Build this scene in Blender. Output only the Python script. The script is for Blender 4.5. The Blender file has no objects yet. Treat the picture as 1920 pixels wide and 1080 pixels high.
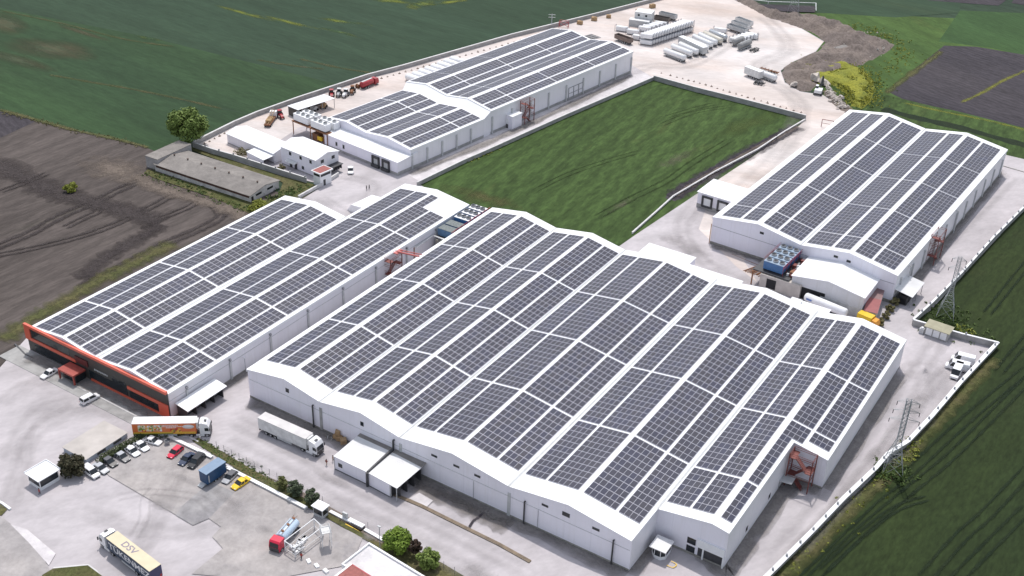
import bpy, bmesh, math, random
from mathutils import Vector, Matrix, geometry, noise as mnoise
random.seed(7)
R = math.radians
S = bpy.context.scene
COL = S.collection

# ------------------------------------------------------------------ camera
CAM = Vector((0.0, -153.214, 160.0)); FPX = 2176.283; PITCH = 0.5336776; ROLL = 0.0358581; YAW = -0.5531494
_f = Vector((math.sin(YAW)*math.cos(PITCH), math.cos(YAW)*math.cos(PITCH), -math.sin(PITCH)))
_r = Vector((math.cos(YAW), -math.sin(YAW), 0)); _u = _r.cross(_f)
_r, _u = math.cos(ROLL)*_r + math.sin(ROLL)*_u, -math.sin(ROLL)*_r + math.cos(ROLL)*_u
cd = bpy.data.cameras.new('camera'); cd.sensor_width = 36; cd.lens = FPX/1920*36; cd.clip_end = 9000; cd.clip_start = 1
cam = bpy.data.objects.new('camera', cd); COL.objects.link(cam)
cam.matrix_world = Matrix(((_r.x, _u.x, -_f.x, CAM.x), (_r.y, _u.y, -_f.y, CAM.y), (_r.z, _u.z, -_f.z, CAM.z), (0, 0, 0, 1)))
S.camera = cam
# ------------------------------------------------------------------ light
SUN_EL, SUN_DIR = 64.0, -55.0          # shadows fall towards azimuth SUN_DIR (degrees from +x)
EXPOSURE = 0.27
world = bpy.data.worlds.new('World'); S.world = world; world.use_nodes = True
wn = world.node_tree.nodes; wl = world.node_tree.links
sky = wn.new('ShaderNodeTexSky'); sky.sky_type = 'NISHITA'; sky.sun_disc = False
sky.sun_elevation = R(SUN_EL); sky.sun_rotation = R(90-(SUN_DIR+180)); sky.altitude = 100; sky.air_density = 1.2; sky.dust_density = 2.0
hs = wn.new('ShaderNodeHueSaturation'); hs.inputs['Saturation'].default_value = .48   # sky desaturated for less blue shadow fill, as under thin haze
wl.new(sky.outputs[0], hs.inputs['Color']); wl.new(hs.outputs[0], wn['Background'].inputs[0]); wn['Background'].inputs[1].default_value = 0.15
sl = bpy.data.lights.new('sun', 'SUN'); sl.energy = 2.4; sl.angle = R(0.53); sl.color = (1.0, 0.955, 0.9)
sun = bpy.data.objects.new('sun', sl); COL.objects.link(sun)
_sd = Vector((math.cos(R(SUN_DIR))*math.cos(R(SUN_EL)), math.sin(R(SUN_DIR))*math.cos(R(SUN_EL)), -math.sin(R(SUN_EL))))
sun.rotation_euler = _sd.to_track_quat('-Z', 'Y').to_euler(); sun.location = (0, 0, 300)
S.view_settings.view_transform = 'Standard'; S.view_settings.look = 'None'
S.view_settings.exposure = EXPOSURE; S.view_settings.gamma = 1

# survey helpers: a point of the photo on the plane at height z
def G(px, py, z=0.0):
    d = _f*FPX + _r*(px-960) + _u*(540-py)
    return CAM + d*((z-CAM.z)/d.z)
def PR(P):
    d = Vector(P)-CAM; k = d.dot(_f)
    return 960+FPX*d.dot(_r)/k, 540-FPX*d.dot(_u)/k
def Hgt(base, top_py):
    a, b = 0.0, 80.0
    for _ in range(50):
        m = (a+b)/2
        if PR((base[0], base[1], m))[1] > top_py: a = m
        else: b = m
    return a
def ang(a, b): return math.atan2(b[1]-a[1], b[0]-a[0])

# ------------------------------------------------------------------ materials
def nt(name):
    m = bpy.data.materials.new(name); m.use_nodes = True
    return m, m.node_tree.nodes, m.node_tree.links, m.node_tree.nodes['Principled BSDF']
def mixc(n, l, fac, a, b, mode='MIX'):
    x = n.new('ShaderNodeMix'); x.data_type = 'RGBA'; x.blend_type = mode
    for s, v in ((x.inputs[0], fac), (x.inputs[6], a), (x.inputs[7], b)):
        if hasattr(v, 'is_output') or isinstance(v, bpy.types.NodeSocket): l.new(v, s)
        elif isinstance(v, (int, float)): s.default_value = v
        else: s.default_value = (*v[:3], 1)
    return x.outputs[2]
def ramp(n, l, src, a, b):
    x = n.new('ShaderNodeMapRange'); x.clamp = True
    x.inputs[1].default_value = a; x.inputs[2].default_value = b; l.new(src, x.inputs[0]); return x.outputs[0]
def nz(n, l, vec, scale, detail=4, rough=.55):
    x = n.new('ShaderNodeTexNoise'); x.inputs['Scale'].default_value = scale; x.inputs['Detail'].default_value = detail
    x.inputs['Roughness'].default_value = rough; l.new(vec, x.inputs['Vector']); return x.outputs[0]
def mapping(n, l, src, scale=(1, 1, 1), rot=0.0):
    x = n.new('ShaderNodeMapping'); x.inputs['Scale'].default_value = scale; x.inputs['Rotation'].default_value = (0, 0, rot)
    x.vector_type = 'TEXTURE' if False else 'POINT'
    l.new(src, x.inputs[0]); return x.outputs[0]
def mat(name, col, rough=.6, metal=0., var=.12, scale=.6, bump=0., spec=.5):
    m, n, l, p = nt(name)
    g = n.new('ShaderNodeNewGeometry').outputs['Position']
    f = ramp(n, l, nz(n, l, g, scale), .3, .7)
    a = [min(1, c*(1-var)) for c in col]; b = [min(1, c*(1+var)) for c in col]
    l.new(mixc(n, l, f, a, b), p.inputs['Base Color'])
    p.inputs['Roughness'].default_value = rough; p.inputs['Metallic'].default_value = metal
    p.inputs['Specular IOR Level'].default_value = spec
    if bump:
        b_ = n.new('ShaderNodeBump'); b_.inputs['Strength'].default_value = bump; b_.inputs['Distance'].default_value = .1
        l.new(nz(n, l, g, scale*6), b_.inputs['Height']); l.new(b_.outputs[0], p.inputs['Normal'])
    return m
def ground(name, c1, c2, c3=None, big=.02, mid=.15, fine=1.5, rot=0., aniso=1., rows=0., rowf=.5, rowamt=.14, spots=None, bump=.3, patch=(.35, .65), patch3=(.6, .75), fineamt=.35, rough=.95):
    """field / paving: large patches, mid mottling, fine grain and optional rows along a world direction"""
    m, n, l, p = nt(name)
    g = n.new('ShaderNodeNewGeometry').outputs['Position']
    rt = mapping(n, l, g, (1, 1, 1), -rot)
    st = mapping(n, l, rt, (1/aniso, 1, 1))
    c = mixc(n, l, ramp(n, l, nz(n, l, st, big, 5), *patch), c1, c2)
    if c3: c = mixc(n, l, ramp(n, l, nz(n, l, st, big*1.7, 6, .65), *patch3), c, c3)
    f2 = ramp(n, l, nz(n, l, st, mid, 5, .65), .25, .75)
    k = n.new('ShaderNodeMapRange'); k.inputs[3].default_value = 1-.22; k.inputs[4].default_value = 1+.2; l.new(f2, k.inputs[0])
    c = mixc(n, l, 1., c, k.outputs[0], 'MULTIPLY')
    f3 = nz(n, l, st, fine, 3, .7); k2 = n.new('ShaderNodeMapRange'); k2.inputs[1].default_value = .25; k2.inputs[2].default_value = .75
    k2.inputs[3].default_value = 1-fineamt; k2.inputs[4].default_value = 1+fineamt; l.new(f3, k2.inputs[0])
    c = mixc(n, l, 1., c, k2.outputs[0], 'MULTIPLY')
    if rows:
        w = n.new('ShaderNodeTexWave'); w.wave_type = 'BANDS'; w.bands_direction = 'Y'; w.inputs['Scale'].default_value = rowf
        w.inputs['Distortion'].default_value = 9; w.inputs['Detail'].default_value = 5; w.inputs['Detail Scale'].default_value = 1.2; w.inputs['Detail Roughness'].default_value = .65
        l.new(rt, w.inputs[0]); k3 = n.new('ShaderNodeMapRange'); k3.inputs[3].default_value = 1-rowamt; k3.inputs[4].default_value = 1+rowamt*.5
        l.new(w.outputs['Fac'] if 'Fac' in w.outputs else w.outputs[1], k3.inputs[0]); c = mixc(n, l, 1., c, k3.outputs[0], 'MULTIPLY')
    if spots:
        col, sc, lo, hi = spots
        c = mixc(n, l, ramp(n, l, nz(n, l, st, sc, 6, .7), lo, hi), c, col)
    l.new(c, p.inputs['Base Color']); p.inputs['Roughness'].default_value = rough; p.inputs['Specular IOR Level'].default_value = .2
    if bump:
        b_ = n.new('ShaderNodeBump'); b_.inputs['Strength'].default_value = bump; b_.inputs['Distance'].default_value = .3
        l.new(f3, b_.inputs['Height']); l.new(b_.outputs[0], p.inputs['Normal'])
    return m
def sheet_metal(name, col, pitch=1.0, dirt=.1, rough=.45, axis='Y', amt=.25, streak=0.0, joint=0.):
    """profiled cladding: ribs as a bump across local x or y, faint weathering"""
    m, n, l, p = nt(name)
    tc = n.new('ShaderNodeTexCoord').outputs['Object']
    f = ramp(n, l, nz(n, l, tc, .12, 5, .6), .35, .75)
    c = mixc(n, l, f, col, [x*(1-dirt) for x in col])
    f2 = ramp(n, l, nz(n, l, tc, 1.3, 3), .2, .8)
    c = mixc(n, l, f2, c, mixc(n, l, .5, c, [x*.92 for x in col]))
    if streak:
        s = mapping(n, l, tc, (1.2, 1.2, .08)); c = mixc(n, l, ramp(n, l, nz(n, l, s, 1.0, 5, .7), .5, .85), c, [col[0]*(1-streak), col[1]*(1-streak*1.05), col[2]*(1-streak*1.25)])
    if joint:
        w2 = n.new('ShaderNodeTexWave'); w2.bands_direction = axis; w2.wave_profile = 'SAW'; w2.inputs['Scale'].default_value = 0.314/joint
        l.new(tc, w2.inputs[0]); c = mixc(n, l, ramp(n, l, w2.outputs[1], .95, .98), c, [x*.9 for x in col])
    l.new(c, p.inputs['Base Color']); p.inputs['Roughness'].default_value = rough
    w = n.new('ShaderNodeTexWave'); w.wave_type = 'BANDS'; w.bands_direction = axis; w.inputs['Scale'].default_value = 0.314/pitch
    l.new(tc, w.inputs[0]); b_ = n.new('ShaderNodeBump'); b_.inputs['Strength'].default_value = amt; b_.inputs['Distance'].default_value = .05
    l.new(w.outputs[1], b_.inputs['Height']); l.new(b_.outputs[0], p.inputs['Normal'])
    return m
WHITE = (.80, .805, .83)
M_roof = sheet_metal('white_roof_sheet', WHITE, .6, .07, .5, 'Y', .12)
M_roof2 = sheet_metal('white_roof_sheet_weathered', (.74, .74, .75), .5, .25, .55, 'Y', .3)
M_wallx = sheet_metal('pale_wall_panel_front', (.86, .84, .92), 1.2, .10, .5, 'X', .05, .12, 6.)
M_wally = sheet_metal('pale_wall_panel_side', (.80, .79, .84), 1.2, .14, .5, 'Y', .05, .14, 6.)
M_plinth = mat('concrete_plinth', (.27, .26, .24), .9, 0, .3, .8)
M_conc = mat('cast_concrete', (.34, .335, .33), .9, 0, .18, .5)
M_concl = mat('pale_concrete', (.58, .57, .57), .9, 0, .12, .6)
M_white = mat('white_paint', (.78, .785, .80), .4, 0, .05, 1.)
M_whitew = mat('worn_white_paint', (.62, .62, .62), .5, 0, .14, .9)
M_grey = mat('grey_steel', (.30, .31, .33), .5, .3, .15, 1.)
M_lgrey = mat('light_grey_paint', (.48, .49, .50), .5, 0, .12, 1.)
M_dark = mat('dark_steel', (.05, .05, .055), .5, 0, .3, 1.)
M_black = mat('black_rubber', (.018, .018, .02), .8, 0, .3, 3.)
M_glass = mat('dark_glass', (.02, .025, .03), .08, 0, .2, 1.)
M_red = mat('red_oxide_steel', (.19, .05, .042), .6, 0, .25, 2.)
M_redp = mat('red_paint', (.36, .035, .045), .4, 0, .2, 1.)
M_orange = mat('orange_cladding', (.66, .125, .075), .4, 0, .06, .4)
M_anth = mat('anthracite_cladding', (.055, .053, .05), .45, 0, .18, .4)
M_brown = mat('rusty_steel', (.22, .10, .05), .8, 0, .35, 2.)
M_wood = mat('pallet_wood', (.36, .24, .13), .8, 0, .25, 2.)
M_blue = mat('blue_casing', (.06, .16, .34), .45, 0, .12, 1.)
M_dblue = mat('dark_blue_panel', (.012, .06, .15), .4, 0, .15, .8)
M_yellow = mat('yellow_paint', (.75, .48, .02), .4, 0, .1, 1.)
M_galv = mat('galvanised_steel', (.42, .44, .46), .45, .4, .12, 2.)
M_silver = mat('silver_tank', (.55, .57, .60), .3, .5, .08, 1.)
M_beige = mat('beige_render', (.52, .48, .44), .9, 0, .12, .5)
M_fibre = ground('old_fibre_cement_roof', (.20, .185, .175), (.26, .24, .225), (.165, .15, .14), big=.12, mid=.5, fine=3, bump=.1, fineamt=.12)
M_tile = mat('red_roof_tile', (.30, .10, .09), .8, 0, .2, 1.5)
def pv(name, c):
    m, n, l, p = nt(name); tc = n.new('ShaderNodeTexCoord').outputs['Object']
    f = ramp(n, l, nz(n, l, tc, .09, 4), .3, .7)
    l.new(mixc(n, l, f, [x*.86 for x in c], [x*1.14 for x in c]), p.inputs['Base Color'])
    p.inputs['Roughness'].default_value = .5; p.inputs['Specular IOR Level'].default_value = .18
    p.inputs['Sheen Weight'].default_value = .22; p.inputs['Sheen Roughness'].default_value = .45; return m
PV = [pv('solar_glass_slate', (.047, .047, .068)), pv('solar_glass_blue', (.044, .046, .075)), pv('solar_glass_grey', (.051, .050, .067))]
M_frame = mat('aluminium_module_frame', (.43, .43, .49), .5, .1, .03, 1.)

# ------------------------------------------------------------------ mesh builder
class MB:
    def __init__(s): s.v, s.f, s.m, s.sm = [], [], [], []
    def add(s, vs, fs, mi=0, smooth=False, T=None):
        k = len(s.v)
        for v in vs:
            v = Vector(v); s.v.append(T @ v if T else v)
        for f in fs: s.f.append(tuple(i+k for i in f)); s.m.append(mi); s.sm.append(smooth)
        return s
    def box(s, x0, x1, y0, y1, z0, z1, mi=0, T=None):
        return s.add([(x0, y0, z0), (x1, y0, z0), (x1, y1, z0), (x0, y1, z0), (x0, y0, z1), (x1, y0, z1), (x1, y1, z1), (x0, y1, z1)],
                     [(0, 3, 2, 1), (4, 5, 6, 7), (0, 1, 5, 4), (1, 2, 6, 5), (2, 3, 7, 6), (3, 0, 4, 7)], mi, False, T)
    def cbox(s, cx, cy, cz, sx, sy, sz, mi=0, T=None): return s.box(cx-sx/2, cx+sx/2, cy-sy/2, cy+sy/2, cz-sz/2, cz+sz/2, mi, T)
    def quad(s, a, b, c, d, mi=0): return s.add([a, b, c, d], [(0, 1, 2, 3)], mi)
    def prism(s, prof, y0, y1, mi=0, axis='y', capmi=None, T=None):
        """prof: closed (x,z) outline counter-clockwise seen from -y; extruded along y (axis 'y') or along x (axis 'x', prof=(y,z))"""
        n = len(prof)
        if axis == 'y': vs = [(x, y0, z) for x, z in prof]+[(x, y1, z) for x, z in prof]
        else: vs = [(y0, a, z) for a, z in prof]+[(y1, a, z) for a, z in prof]
        fs = [(i, (i+1) % n, n+(i+1) % n, n+i) for i in range(n)]
        if axis == 'y': fs = [tuple(reversed(f)) for f in fs]
        s.add(vs, fs, mi, False, T)
        k = len(s.v)-2*n
        ca = tuple(range(n)); cb = tuple(range(2*n-1, n-1, -1))
        if axis != 'y': ca, cb = tuple(reversed(ca)), tuple(reversed(cb))
        for f in (ca, cb): s.f.append(tuple(i+k for i in f)); s.m.append(mi if capmi is None else capmi); s.sm.append(False)
        return s
    def tube(s, a, b, r, n=6, mi=0, r2=None, caps=True, smooth=True):
        a, b = Vector(a), Vector(b); d = (b-a)
        if d.length < 1e-6: return s
        q = d.to_track_quat('Z', 'Y'); r2 = r if r2 is None else r2
        vs = [a+q @ Vector((r*math.cos(2*math.pi*i/n), r*math.sin(2*math.pi*i/n), 0)) for i in range(n)]
        vs += [b+q @ Vector((r2*math.cos(2*math.pi*i/n), r2*math.sin(2*math.pi*i/n), 0)) for i in range(n)]
        s.add(vs, [(i, (i+1) % n, n+(i+1) % n, n+i) for i in range(n)], mi, smooth)
        if caps: s.add(vs[:n], [tuple(range(n-1, -1, -1))], mi); s.add(vs[n:], [tuple(range(n))], mi)
        return s
    def lathe(s, prof, T=None, n=16, mi=0, smooth=True):
        """prof [(r,h)] round local z, T places it"""
        vs = [(r*math.cos(2*math.pi*i/n), r*math.sin(2*math.pi*i/n), h) for r, h in prof for i in range(n)]
        fs = [(j*n+i, j*n+(i+1) % n, (j+1)*n+(i+1) % n, (j+1)*n+i) for j in range(len(prof)-1) for i in range(n)]
        return s.add(vs, fs, mi, smooth, T)
    def loft(s, rings, mi=0, caps=True, smooth=False):
        n = len(rings[0]); vs = [p for r in rings for p in r]
        fs = [(j*n+i, j*n+(i+1) % n, (j+1)*n+(i+1) % n, (j+1)*n+i) for j in range(len(rings)-1) for i in range(n)]
        if caps: fs += [tuple(range(n-1, -1, -1)), tuple(len(vs)-n+i for i in range(n))]
        return s.add(vs, fs, mi, smooth)
    def build(s, name, mats, parent=None, loc=(0, 0, 0), rz=0., **props):
        me = bpy.data.meshes.new(name); me.from_pydata(s.v, [], s.f)
        for m in (mats if isinstance(mats, (list, tuple)) else [mats]): me.materials.append(m)
        me.polygons.foreach_set('material_index', s.m); me.polygons.foreach_set('use_smooth', s.sm); me.update()
        bm = bmesh.new(); bm.from_mesh(me); bmesh.ops.recalc_face_normals(bm, faces=bm.faces[:]); bm.to_mesh(me); bm.free()
        o = bpy.data.objects.new(name, me); COL.objects.link(o); o.parent = parent
        o.location = loc; o.rotation_euler = (0, 0, rz)
        for k, v in props.items(): o[k] = v
        return o
def thing(name, label, cat, loc=(0, 0, 0), rz=0., group=None):
    o = bpy.data.objects.new(name, None); COL.objects.link(o); o.empty_display_size = .5
    o.location = (loc[0], loc[1], loc[2] if len(loc) > 2 else 0); o.rotation_euler = (0, 0, rz)
    o['label'] = label; o['category'] = cat
    if group: o['group'] = group
    return o
def kids(o): return [c for c in bpy.data.objects if c.parent == o]
def dup(root, loc, rz, label, group=None):
    r = root.copy(); COL.objects.link(r); r.location = (loc[0], loc[1], loc[2] if len(loc) > 2 else 0); r.rotation_euler = (0, 0, rz); r['label'] = label
    if group: r['group'] = group
    for ch in TREE[root.name]:
        c = ch.copy(); COL.objects.link(c); c.parent = r
        for g in TREE2.get(ch.name, []):
            d = g.copy(); COL.objects.link(d); d.parent = c
    return r
TREE, TREE2 = {}, {}
def proto(root):
    TREE[root.name] = kids(root)
    for c in TREE[root.name]: TREE2[c.name] = kids(c)
    return root
ORD = ['first', 'second', 'third', 'fourth', 'fifth', 'sixth', 'seventh', 'eighth', 'ninth', 'tenth', 'eleventh', 'twelfth', 'thirteenth', 'fourteenth', 'fifteenth',
       'sixteenth', 'seventeenth', 'eighteenth', 'nineteenth', 'twentieth', 'twenty-first', 'twenty-second', 'twenty-third', 'twenty-fourth', 'twenty-fifth', 'twenty-sixth',
       'twenty-seventh', 'twenty-eighth', 'twenty-ninth', 'thirtieth', 'thirty-first', 'thirty-second']

# ------------------------------------------------------------------ ground sheets
_lay = [0.0]
def uvs(me, co):
    l = me.uv_layers.new(name='edge'); 
    for i, lp in enumerate(me.loops): l.data[i].uv = co[lp.vertex_index]
def soft(name, src, strength=1., k=1.3, lo=.35, hi=.75, sc=.25, aniso=1., rot=0.):
    """copy of a ground material that thins out raggedly towards the rim of its patch or strip"""
    m = src.copy(); m.name = name; n, l = m.node_tree.nodes, m.node_tree.links; p = n['Principled BSDF']
    uv = n.new('ShaderNodeUVMap'); uv.uv_map = 'edge'; ln = n.new('ShaderNodeVectorMath'); ln.operation = 'LENGTH'; l.new(uv.outputs[0], ln.inputs[0])
    g = n.new('ShaderNodeNewGeometry').outputs['Position']; v = mapping(n, l, mapping(n, l, g, (1, 1, 1), -rot), (1/aniso, 1, 1)); ns = nz(n, l, v, sc, 6, .65)
    a = n.new('ShaderNodeMath'); a.operation = 'MULTIPLY_ADD'; l.new(ns, a.inputs[0]); a.inputs[1].default_value = k; a.inputs[2].default_value = 1-k*.5
    b = n.new('ShaderNodeMath'); b.operation = 'SUBTRACT'; l.new(a.outputs[0], b.inputs[0]); l.new(ln.outputs['Value'], b.inputs[1])
    r = n.new('ShaderNodeMapRange'); r.inputs[1].default_value = lo-.35; r.inputs[2].default_value = hi; r.inputs[4].default_value = strength; l.new(b.outputs[0], r.inputs[0]); l.new(r.outputs[0], p.inputs['Alpha']); return m
def sheet(name, pts, m, px=True, z=None):
    if z is None: _lay[0] += .004; z = _lay[0]
    P = [(G(x, y).x, G(x, y).y) for x, y in pts] if px else pts
    tris = geometry.tessellate_polygon([[Vector((x, y, 0)) for x, y in P]])
    b = MB(); b.add([(x, y, z) for x, y in P], [tuple(t) for t in tris])
    o = b.build(name, m); o['kind'] = 'structure'
    me = o.data
    for p in me.polygons:
        if p.normal.z < 0: p.flip()
    return o
def track(name, px, w, m, n=40, gap=0.):
    """a worn strip following a polyline of photo points (smoothed), w metres wide; gap>0 lays two wheel lines"""
    P = [G(*p).xy for p in px]
    pts = []
    for i in range(len(P)-1):
        p0 = P[max(i-1, 0)]; p1 = P[i]; p2 = P[i+1]; p3 = P[min(i+2, len(P)-1)]
        for k in range(8):
            t = k/8; pts.append(.5*((2*p1)+(p2-p0)*t+(2*p0-5*p1+4*p2-p3)*t*t+(3*p1-p0-3*p2+p3)*t**3))
    pts.append(P[-1]); _lay[0] += .004; z = _lay[0]; b = MB(); co = []
    for off in ((-gap/2, gap/2) if gap else (0,)):
        L = []; 
        for i, p in enumerate(pts):
            d = (pts[min(i+1, len(pts)-1)]-pts[max(i-1, 0)]).normalized(); nn = Vector((-d.y, d.x))
            ww = w/2*(.75+.5*random.random()); c = p+nn*off
            L.append(((c.x+nn.x*ww, c.y+nn.y*ww, z), (c.x-nn.x*ww, c.y-nn.y*ww, z)))
        k0 = len(b.v); n_ = len(L); b.add([q[1] for q in L]+[q[0] for q in L], [(i, i+1, n_+i+1, n_+i) for i in range(n_-1)])
        co += [(min(1, max(0, (abs(i-(n_-1)/2)-(n_-1)/2+2)/2.0)), -1) for i in range(n_)]+[(min(1, max(0, (abs(i-(n_-1)/2)-(n_-1)/2+2)/2.0)), 1) for i in range(n_)]
    o = b.build(name, m); uvs(o.data, co); o['kind'] = 'structure'; return o

Mg_far = ground('distant_crop_green', (.031, .053, .034), (.035, .058, .034), (.042, .060, .033), big=.012, mid=.05, fine=.7, rot=R(-5), aniso=5, rows=1, rowf=.035, rowamt=.12, bump=.25, fineamt=.22)
Mg_nw = ground('young_wheat_green', (.029, .057, .027), (.034, .067, .027), (.036, .054, .029), big=.015, mid=.06, fine=.8, rot=R(-5), aniso=5, rows=1, rowf=.045, rowamt=.07, bump=.25, fineamt=.22)
Mg_mid = ground('enclosed_pasture_green', (.042, .072, .021), (.052, .088, .025), (.072, .096, .029), big=.03, mid=.16, fine=.9, rot=R(95), aniso=4, rows=1, rowf=.06, rowamt=.2, spots=((.15, .17, .05), .12, .68, .82), bump=.3)
Mg_r = ground('dark_wheat_green', (.021, .034, .012), (.028, .042, .012), (.034, .039, .015), big=.02, mid=.1, fine=1.2, rot=R(87), aniso=3, rows=1, rowf=.09, rowamt=.08, bump=.3)
Mg_pl = ground('ploughed_brown_soil', (.080, .067, .062), (.100, .084, .078), (.068, .067, .048), big=.02, mid=.09, fine=1.0, rot=R(88), aniso=6, rows=1, rowf=.05, rowamt=.14, spots=((.32, .30, .27), .8, .72, .8), bump=.5, fineamt=.3)
Mg_dk = ground('ploughed_dark_soil', (.047, .042, .050), (.060, .053, .060), None, big=.03, mid=.15, fine=.9, rot=R(-20), aniso=4, rows=1, rowf=.12, rowamt=.14, bump=.5)
Mg_tr = ground('tractor_wheel_soil', (.044, .036, .036), (.060, .050, .049), None, big=.1, mid=.5, fine=2, bump=.3)
Mg_trg = ground('crushed_crop_soil', (.012, .022, .011), (.018, .028, .013), None, big=.1, mid=.5, fine=2, bump=.3)
Mg_conc = ground('pale_concrete_yard', (.435, .405, .42), (.475, .445, .46), (.40, .37, .385), big=.03, mid=.11, fine=1.0, rot=R(60), aniso=1.8, bump=.05, fineamt=.07, spots=((.34, .315, .32), .25, .62, .82))
Mg_grav = ground('dusty_chalk_yard', (.58, .515, .485), (.60, .56, .55), (.53, .44, .395), big=.02, mid=.06, fine=.8, rot=R(20), aniso=2.5, bump=.08, fineamt=.09, patch3=(.48, .68))
Mg_asph = ground('worn_asphalt', (.33, .31, .31), (.39, .36, .35), (.28, .265, .275), big=.06, mid=.25, fine=1.2, bump=.05, fineamt=.1, spots=((.22, .21, .22), .35, .63, .8))
Mg_road = ground('bleached_asphalt_road', (.44, .42, .44), (.49, .465, .475), (.39, .375, .40), big=.04, mid=.12, fine=1.3, bump=.05, fineamt=.07, spots=((.33, .32, .33), .2, .66, .85))
Mg_slab = ground('pale_slab', (.55, .52, .535), (.60, .57, .58), None, big=.08, mid=.3, fine=1.5, bump=.05, fineamt=.06)
Mg_earth = ground('spoil_earth', (.15, .125, .115), (.20, .165, .145), (.10, .085, .085), big=.08, mid=.3, fine=1.1, bump=.6, fineamt=.4)
Mg_weed = ground('weedy_verge', (.075, .085, .030), (.11, .10, .045), (.16, .13, .09), big=.12, mid=.5, fine=1.6, bump=.5, fineamt=.45)
Mg_mus = ground('mustard_growth', (.17, .185, .035), (.24, .24, .035), (.11, .14, .03), big=.15, mid=.5, fine=1.6, bump=.5, fineamt=.45)
Mg_stain = ground('damp_stain', (.27, .25, .25), (.35, .33, .33), None, big=.2, mid=.5, fine=2, bump=.05, fineamt=.15)
Mg_drt = ground('bare_dirt', (.19, .155, .13), (.16, .13, .11), (.23, .20, .17), big=.1, mid=.4, fine=1.6, bump=.3, fineamt=.3)

b = MB(); b.quad((-3500, -2500, 0), (3500, -2500, 0), (3500, 4500, 0), (-3500, 4500, 0)); b.build('ground', Mg_far)['kind'] = 'structure'
sheet('wheat_field', [(-500, 60), (0, 117), (110, 140), (330, 186), (470, 215), (660, 160), (430, 272), (300, 290), (-10, 208), (-700, 50)], Mg_nw)
sheet('crop_field', [(-900, 20), (-400, 60), (0, 117), (300, 178), (470, 214), (860, 97), (1245, 0), (1300, -20), (900, -160), (-600, -160)], Mg_nw)
Mg_far2 = ground('bluish_crop', (.031, .056, .034), (.034, .061, .034), (.040, .063, .032), big=.01, mid=.05, fine=.7, rot=R(-5), aniso=6, rows=1, rowf=.03, rowamt=.05, bump=.2, fineamt=.2)
sheet('far_crop_field', [(-900, -130), (0, 15), (280, 70), (700, 175), (860, 97), (1245, 0), (900, -160), (-600, -260)], Mg_far2)
sheet('ploughed_field', [(-900, 40), (0, 208), (70, 228), (270, 275), (330, 300), (600, 385), (560, 420), (60, 650), (0, 690), (-700, 1050)], Mg_pl)
sheet('dark_soil_field', [(-400, 120), (0, 208), (68, 227), (0, 259), (-500, 480)], Mg_dk)
Mg_brp = ground('dry_straw_patch', (.10, .082, .050), (.075, .075, .042), (.05, .07, .038), big=.03, mid=.12, fine=.9, rot=R(-5), aniso=5, bump=.3, fineamt=.2, patch=(.4, .6), patch3=(.45, .6))
def blob(name, cx, cy, rx, ry, tilt, m, n=28, jit=0.):
    P = [G(cx, cy)]
    for i in range(n):
        a = 2*math.pi*i/n; x, y = 1.35*rx*math.cos(a), 1.35*ry*math.sin(a); t = R(tilt); P.append(G(cx+x*math.cos(t)-y*math.sin(t), cy+x*math.sin(t)+y*math.cos(t)))
    _lay[0] += .004; b = MB(); b.add([(p.x, p.y, _lay[0]) for p in P], [(0, i+1, (i+1) % n+1) for i in range(n)]); o = b.build(name, m); o['kind'] = 'structure'
    uvs(o.data, [(0, 0)]+[(1.25, 0)]*n); return o
Mg_brs = soft('dry_straw_ragged', Mg_brp, .9, 2.2, .3, .9, .035, 4, R(-5)); Mg_brp = Mg_brs
blob('dry_patch', 95, 92, 88, 19, 4, Mg_brp); blob('dry_patch', 30, 112, 85, 11, 14, Mg_brp); blob('dry_patch', 160, 62, 58, 5, 17, Mg_brp); blob('dry_patch', 12, 45, 40, 18, 10, Mg_brp)
Mg_yst = ground('yellow_flower_strip', (.12, .15, .025), (.19, .20, .03), (.05, .09, .04), big=.1, mid=.3, fine=1.2, rot=R(-5), aniso=3, bump=.3, patch3=(.42, .6), fineamt=.4)
Mg_yst = soft('yellow_flower_ragged', Mg_yst, .85, 2.6, .4, .9, .16, 3, R(-5))
for (cx, cy, rx, ry, t) in ((455, 24, 60, 3, 15), (545, 42, 50, 3, 13), (635, 60, 42, 3, 15), (640, 40, 45, 3, 8), (790, 8, 34, 7, -12), (730, 2, 45, 4, 3), (280, 72, 24, 3, 10), (850, 3, 40, 3, -8)): blob('flower_strip', cx, cy, rx, ry, t, Mg_yst, jit=.9)
for p in ([(90, 140), (130, 147), (180, 156), (240, 166), (330, 184), (420, 205)], [(560, 110), (640, 128), (720, 140)], [(480, 112), (540, 122), (610, 130)], [(0, 20), (120, 45), (230, 73), (330, 88)]): track('crop_seam', p, 2.0, soft('seam_soft', Mg_weed, .6, 2.2, .4, .9, .1))
# right hand fields
Mg_rt = ground('upper_meadow_green', (.045, .085, .025), (.060, .105, .028), (.095, .115, .035), big=.015, mid=.07, fine=.8, rot=R(-35), aniso=3, rows=1, rowf=.03, rowamt=.12, bump=.3, fineamt=.25)
sheet('meadow', [(1380, 20), (1530, 22), (1900, 40), (2300, 60), (2400, 340), (1900, 330), (1560, 200), (1440, 100)], Mg_rt)
sheet('meadow_crop_strip', [(1500, -40), (1530, 24), (1680, 33), (1800, 24), (1800, -5), (1700, -60)], Mg_far2)
sheet('emerald_crop_field', [(1760, 78), (1800, 20), (2050, 30), (2300, 150), (1960, 115), (1860, 90)], ground('emerald_crop', (.036, .074, .027), (.042, .084, .028), None, big=.02, mid=.06, fine=.8, rot=R(-30), aniso=4, bump=.25, fineamt=.22))
sheet('far_dark_field', [(1740, 1), (1872, 11), (1885, 2), (1910, -30), (1700, -40)], Mg_dk)
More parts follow.
